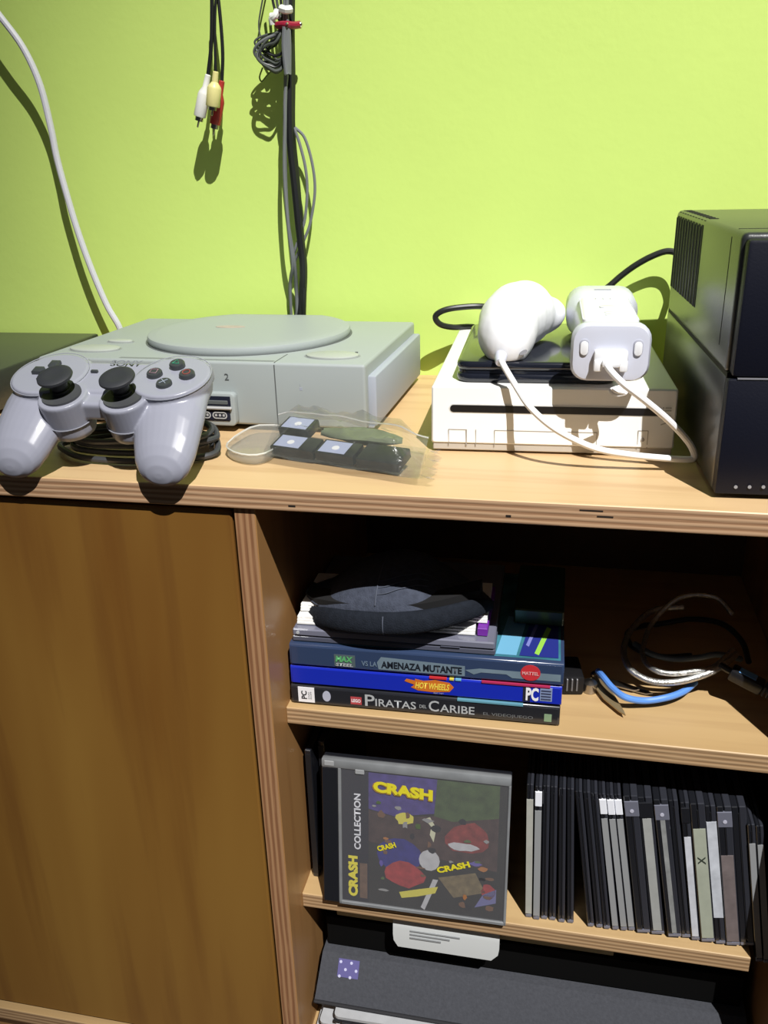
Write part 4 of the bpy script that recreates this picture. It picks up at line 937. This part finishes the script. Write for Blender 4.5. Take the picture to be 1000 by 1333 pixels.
fa('yellow_patch', ring(.0640, .0810, .0065, .0055, j=.2), mat('art_yellow2', (.50, .45, .06), .5), .0005)
fa('pale_curve', [(.0790, .0830), (.0830, .0850), (.0880, .0760), (.0860, .0640), (.0830, .0700), (.0840, .0770)], mat('art_pale2', (.45, .45, .32), .5), .0005)
fa('tan_card', [(.0900, .0340), (.1180, .0420), (.1260, .0260), (.1020, .0180)], mat('art_tan', (.13, .10, .05), .5, var=.8, vscale=200), .0004)
fa('white_patch', ring(.1080, .0630, .0110, .0035, j=.2), mat('art_pale', (.38, .38, .40), .5), .0006)
fa('red_corner', ring(.1280, .0270, .0050, .0070, j=.15), mat('art_red', (.26, .03, .03), .4), .0004)
fa('violet_corner', [(.118, .012), (.134, .018), (.134, .030), (.124, .024)], mat('art_violet2', (.12, .12, .26), .4), .0004)
fa('brown_strip', [(.0290, .0070), (.0350, .0070), (.0350, .0380), (.0290, .0380)], mat('art_strip', (.11, .065, .04), .5, var=.5, vscale=200), .0003)
mut = [('speck_brown', (.12, .06, .03)), ('speck_green', (.06, .10, .03)), ('speck_violet', (.10, .08, .28)), ('speck_grey', (.22, .22, .22)), ('speck_orange', (.30, .12, .03)), ('speck_dark', (.01, .01, .012))]
for k in range(34):
    cx2, cz2 = random.uniform(.040, .130), random.uniform(.010, .098)
    nm, c = random.choice(mut)
    fa('cover_speck', ring(cx2, cz2, random.uniform(.0012, .0042), random.uniform(.0010, .0032), 8, .35), mat(nm, c, .45), .00062+.00001*k)
yl = mat('title_yellow', (.62, .55, .03), .45); yd = mat('title_orange', (.35, .18, .02), .5)
Yf = .0010
text('lettering', 'CRASH', (.0390, Yf-.0012, .1010), (.998, 0, -.06), (0, 0, 1), .0460, .0100, yd, ins, bold=.08)
text('lettering', 'CRASH', (.0400, Yf-.0016, .1020), (.998, 0, -.06), (0, 0, 1), .0450, .0092, yl, ins, bold=.06)
text('lettering', 'COLLECTION', (.0300, Yf-.0006, .0500), (0, 0, 1), (-1, 0, 0), .0480, .0052, mat('title_white', (.62, .63, .68), .45), ins, bold=.03)
text('lettering', 'CRASH', (.0275, Yf-.0006, .0080), (0, 0, 1), (-1, 0, 0), .0360, .0075, yl, ins, bold=.06)
text('lettering', 'CRASH', (.0440, Yf-.0014, .0510), (.93, 0, .37), (-.37, 0, .93), .0150, .0046, yl, ins, bold=.05)
text('lettering', 'CRASH', (.0900, Yf-.0014, .0385), (.94, 0, .34), (-.34, 0, .94), .0260, .0052, yl, ins, bold=.05)
b = BM(); b_box(b, .0150, .1400, -.0004, .0001, .0030, .1180); obj('clear_lid', b, film('lid_film', (.5, .5, .55), .07, .1), fc)
b = BM(); b_box(b, .0260, .0330, -.0010, .001, .1150, .1190, .0004, 1); b_box(b, .0020, .0100, -.0012, .001, .1195, .1240, .0006, 1); obj('lid_tab', b, grp, fc)

# ================================================================== bottom bay
b = BM(); b_box(b, .200, .420, .046, .250, -.3890, -.3760, .0006, 1)
fo = obj('card_folder', b, mat('olive_card', (.36, .30, .17), .8, var=.2, vscale=30)); tag(fo, 'olive brown card folder stored just below the loose shelf board', 'folder')
b = BM(); b_box(b, .200, .470, .064, .270, -.4060, -.3895, .0006, 1); tag(obj('dark_box_file', b, mat('box_brown', (.06, .045, .028), .8)), 'dark brown box file under the olive card folder', 'box file')
b = BM(); b_box(b, .1860, .520, .0600, .27, -.4385, -.4065, .001, 1); tag(obj('black_box', b, mat('box_black', (.003, .003, .003), .8, spec=.1)), 'black flat box lying on the dark grey binder', 'box')
lf = thing('leaflet', 'white printed leaflet hanging out over the front of the olive card folder', 'leaflet', (.285, .061, -.388))
b = BM(); rings = []
for k in range(9):
    t = k/8
    if t < .4: y, z = .074-.032*t/.4, -.3757
    else:
        s = (t-.4)/.6; y, z = .042-.0020*math.sin(s*PI/2)-.001*s, -.3759-.0290*s
    x0, x1 = (.2480+.004*max(0, (t-.8)/.2)**2, .3330-.006*max(0, (t-.8)/.2)**2)
    rings.append([(x0, y-.0002, z), (x1, y-.0002, z), (x1, y+.0003, z+.0003), (x0, y+.0003, z+.0003)])
b_loft(b, rings); obj('sheet', b, mat('leaflet_white', (.58, .60, .60), .6), lf, world=True)
b = BM()
for i in range(3): b_box(b, .262, .262+(.040, .032, .025)[i], .0394-.0004*i, .0405-.0004*i, -.3880-.0032*i, -.3868-.0032*i)
obj('printed_lines', b, mat('print_faint', (.25, .26, .27), .6), lf, world=True)

felt = mat('binder_felt', (.060, .063, .074), .9, spec=.2, bump=.5, bscale=600, var=.25, vscale=400)
bn = thing('ring_binder', 'dark grey cloth-covered binder lying in the bottom bay', 'binder', (.35, .15, -.4690), (0, 0, 0))
b = BM(); rings = []
b_box(b, .1810, .5230, .0245, .270, -.4480, -.4440, .001, 1)
# sloping fold that drops to the front left
bm = BM(); b_loft(bm, [[(.1815, .0290, -.4680), (.1835, .0530, -.4400), (.1850, .280, -.4400), (.1815, .280, -.4690)], [(.5240, .0290, -.4680), (.5240, .0530, -.4400), (.5240, .280, -.4400), (.5240, .280, -.4690)]]); b.free(); obj('cover', bm, felt, bn, world=True, smooth=20)
b = BM(); b_box(b, .1805, .5240, .0275, .280, -.4718, -.4690, .0008, 1); obj('lower_cover', b, mat('binder_edge', (.02, .02, .024), .8), bn, world=True)
p = at(457, 1250, 'y', .055)
st = BM(); b_box(st, -.0090, .0090, -.0060, .0080, 0, .0004); M3 = T(p.x, .0455, -.4484) @ RX(math.atan2(.028, .024)); st.transform(M3); s_ = obj('sticker', st, mat('sticker_violet', (.10, .09, .26), .5), bn, world=True, label='small violet dotted sticker')
st = BM()
for i in range(4):
    for j in range(3):
        if (i+j) % 2 == 0: b_prism(st, circ(-.0070+.0046*i, -.0055+.0055*j, .0012, 10), .0004, .0006, M=M3)
obj('dot', st, mat('sticker_dots', (.5, .5, .7), .5), s_, world=True)
# papers underneath
mg = mat('magazine_white', (.62, .64, .66), .5, var=.12, vscale=40); mgb = mat('magazine_black', (.015, .015, .018), .5)
def mag(z0, z1, x0, x1, y0, rot, lab, m_, strip):
    o = thing('magazine', lab, 'magazine', (x0, y0, z0), (0, 0, rot), 'papers under the binder')
    n = 4; h = (z1-z0)/n
    for k in range(n):
        b = BM(); b_prism(b, rrect(0, x1-x0, .0008*((k*7) % 3), .21, .004, 3), h*k, h*(k+1)-.0004, 0); obj('sheet', b, m_ if k % 2 == 0 else paperm('page', (.45, .46, .48)), o)
    b = BM(); b_box(b, .0, x1-x0, -.0006, .002, (z1-z0)*.45, (z1-z0)*.62); obj('dark_line', b, mgb, o) if strip else b.free()
    return o
mag(-.5078, -.4970, .182, .440, .018, .02, 'white magazine at the bottom of the pile under the grey binder', mg, True)
mag(-.4968, -.4850, .186, .460, .022, -.03, 'white magazine in the middle of the pile under the grey binder', mg, True)
mag(-.4848, -.4722, .200, .450, .020, .015, 'white magazine directly under the grey binder', mg, True)
b = BM(); b_box(b, .208, .216, .0150, .0175, -.4840, -.4722, .0004, 1); tag(obj('black_clip', b, mgb), 'small black clip on the papers under the binder front', 'clip')
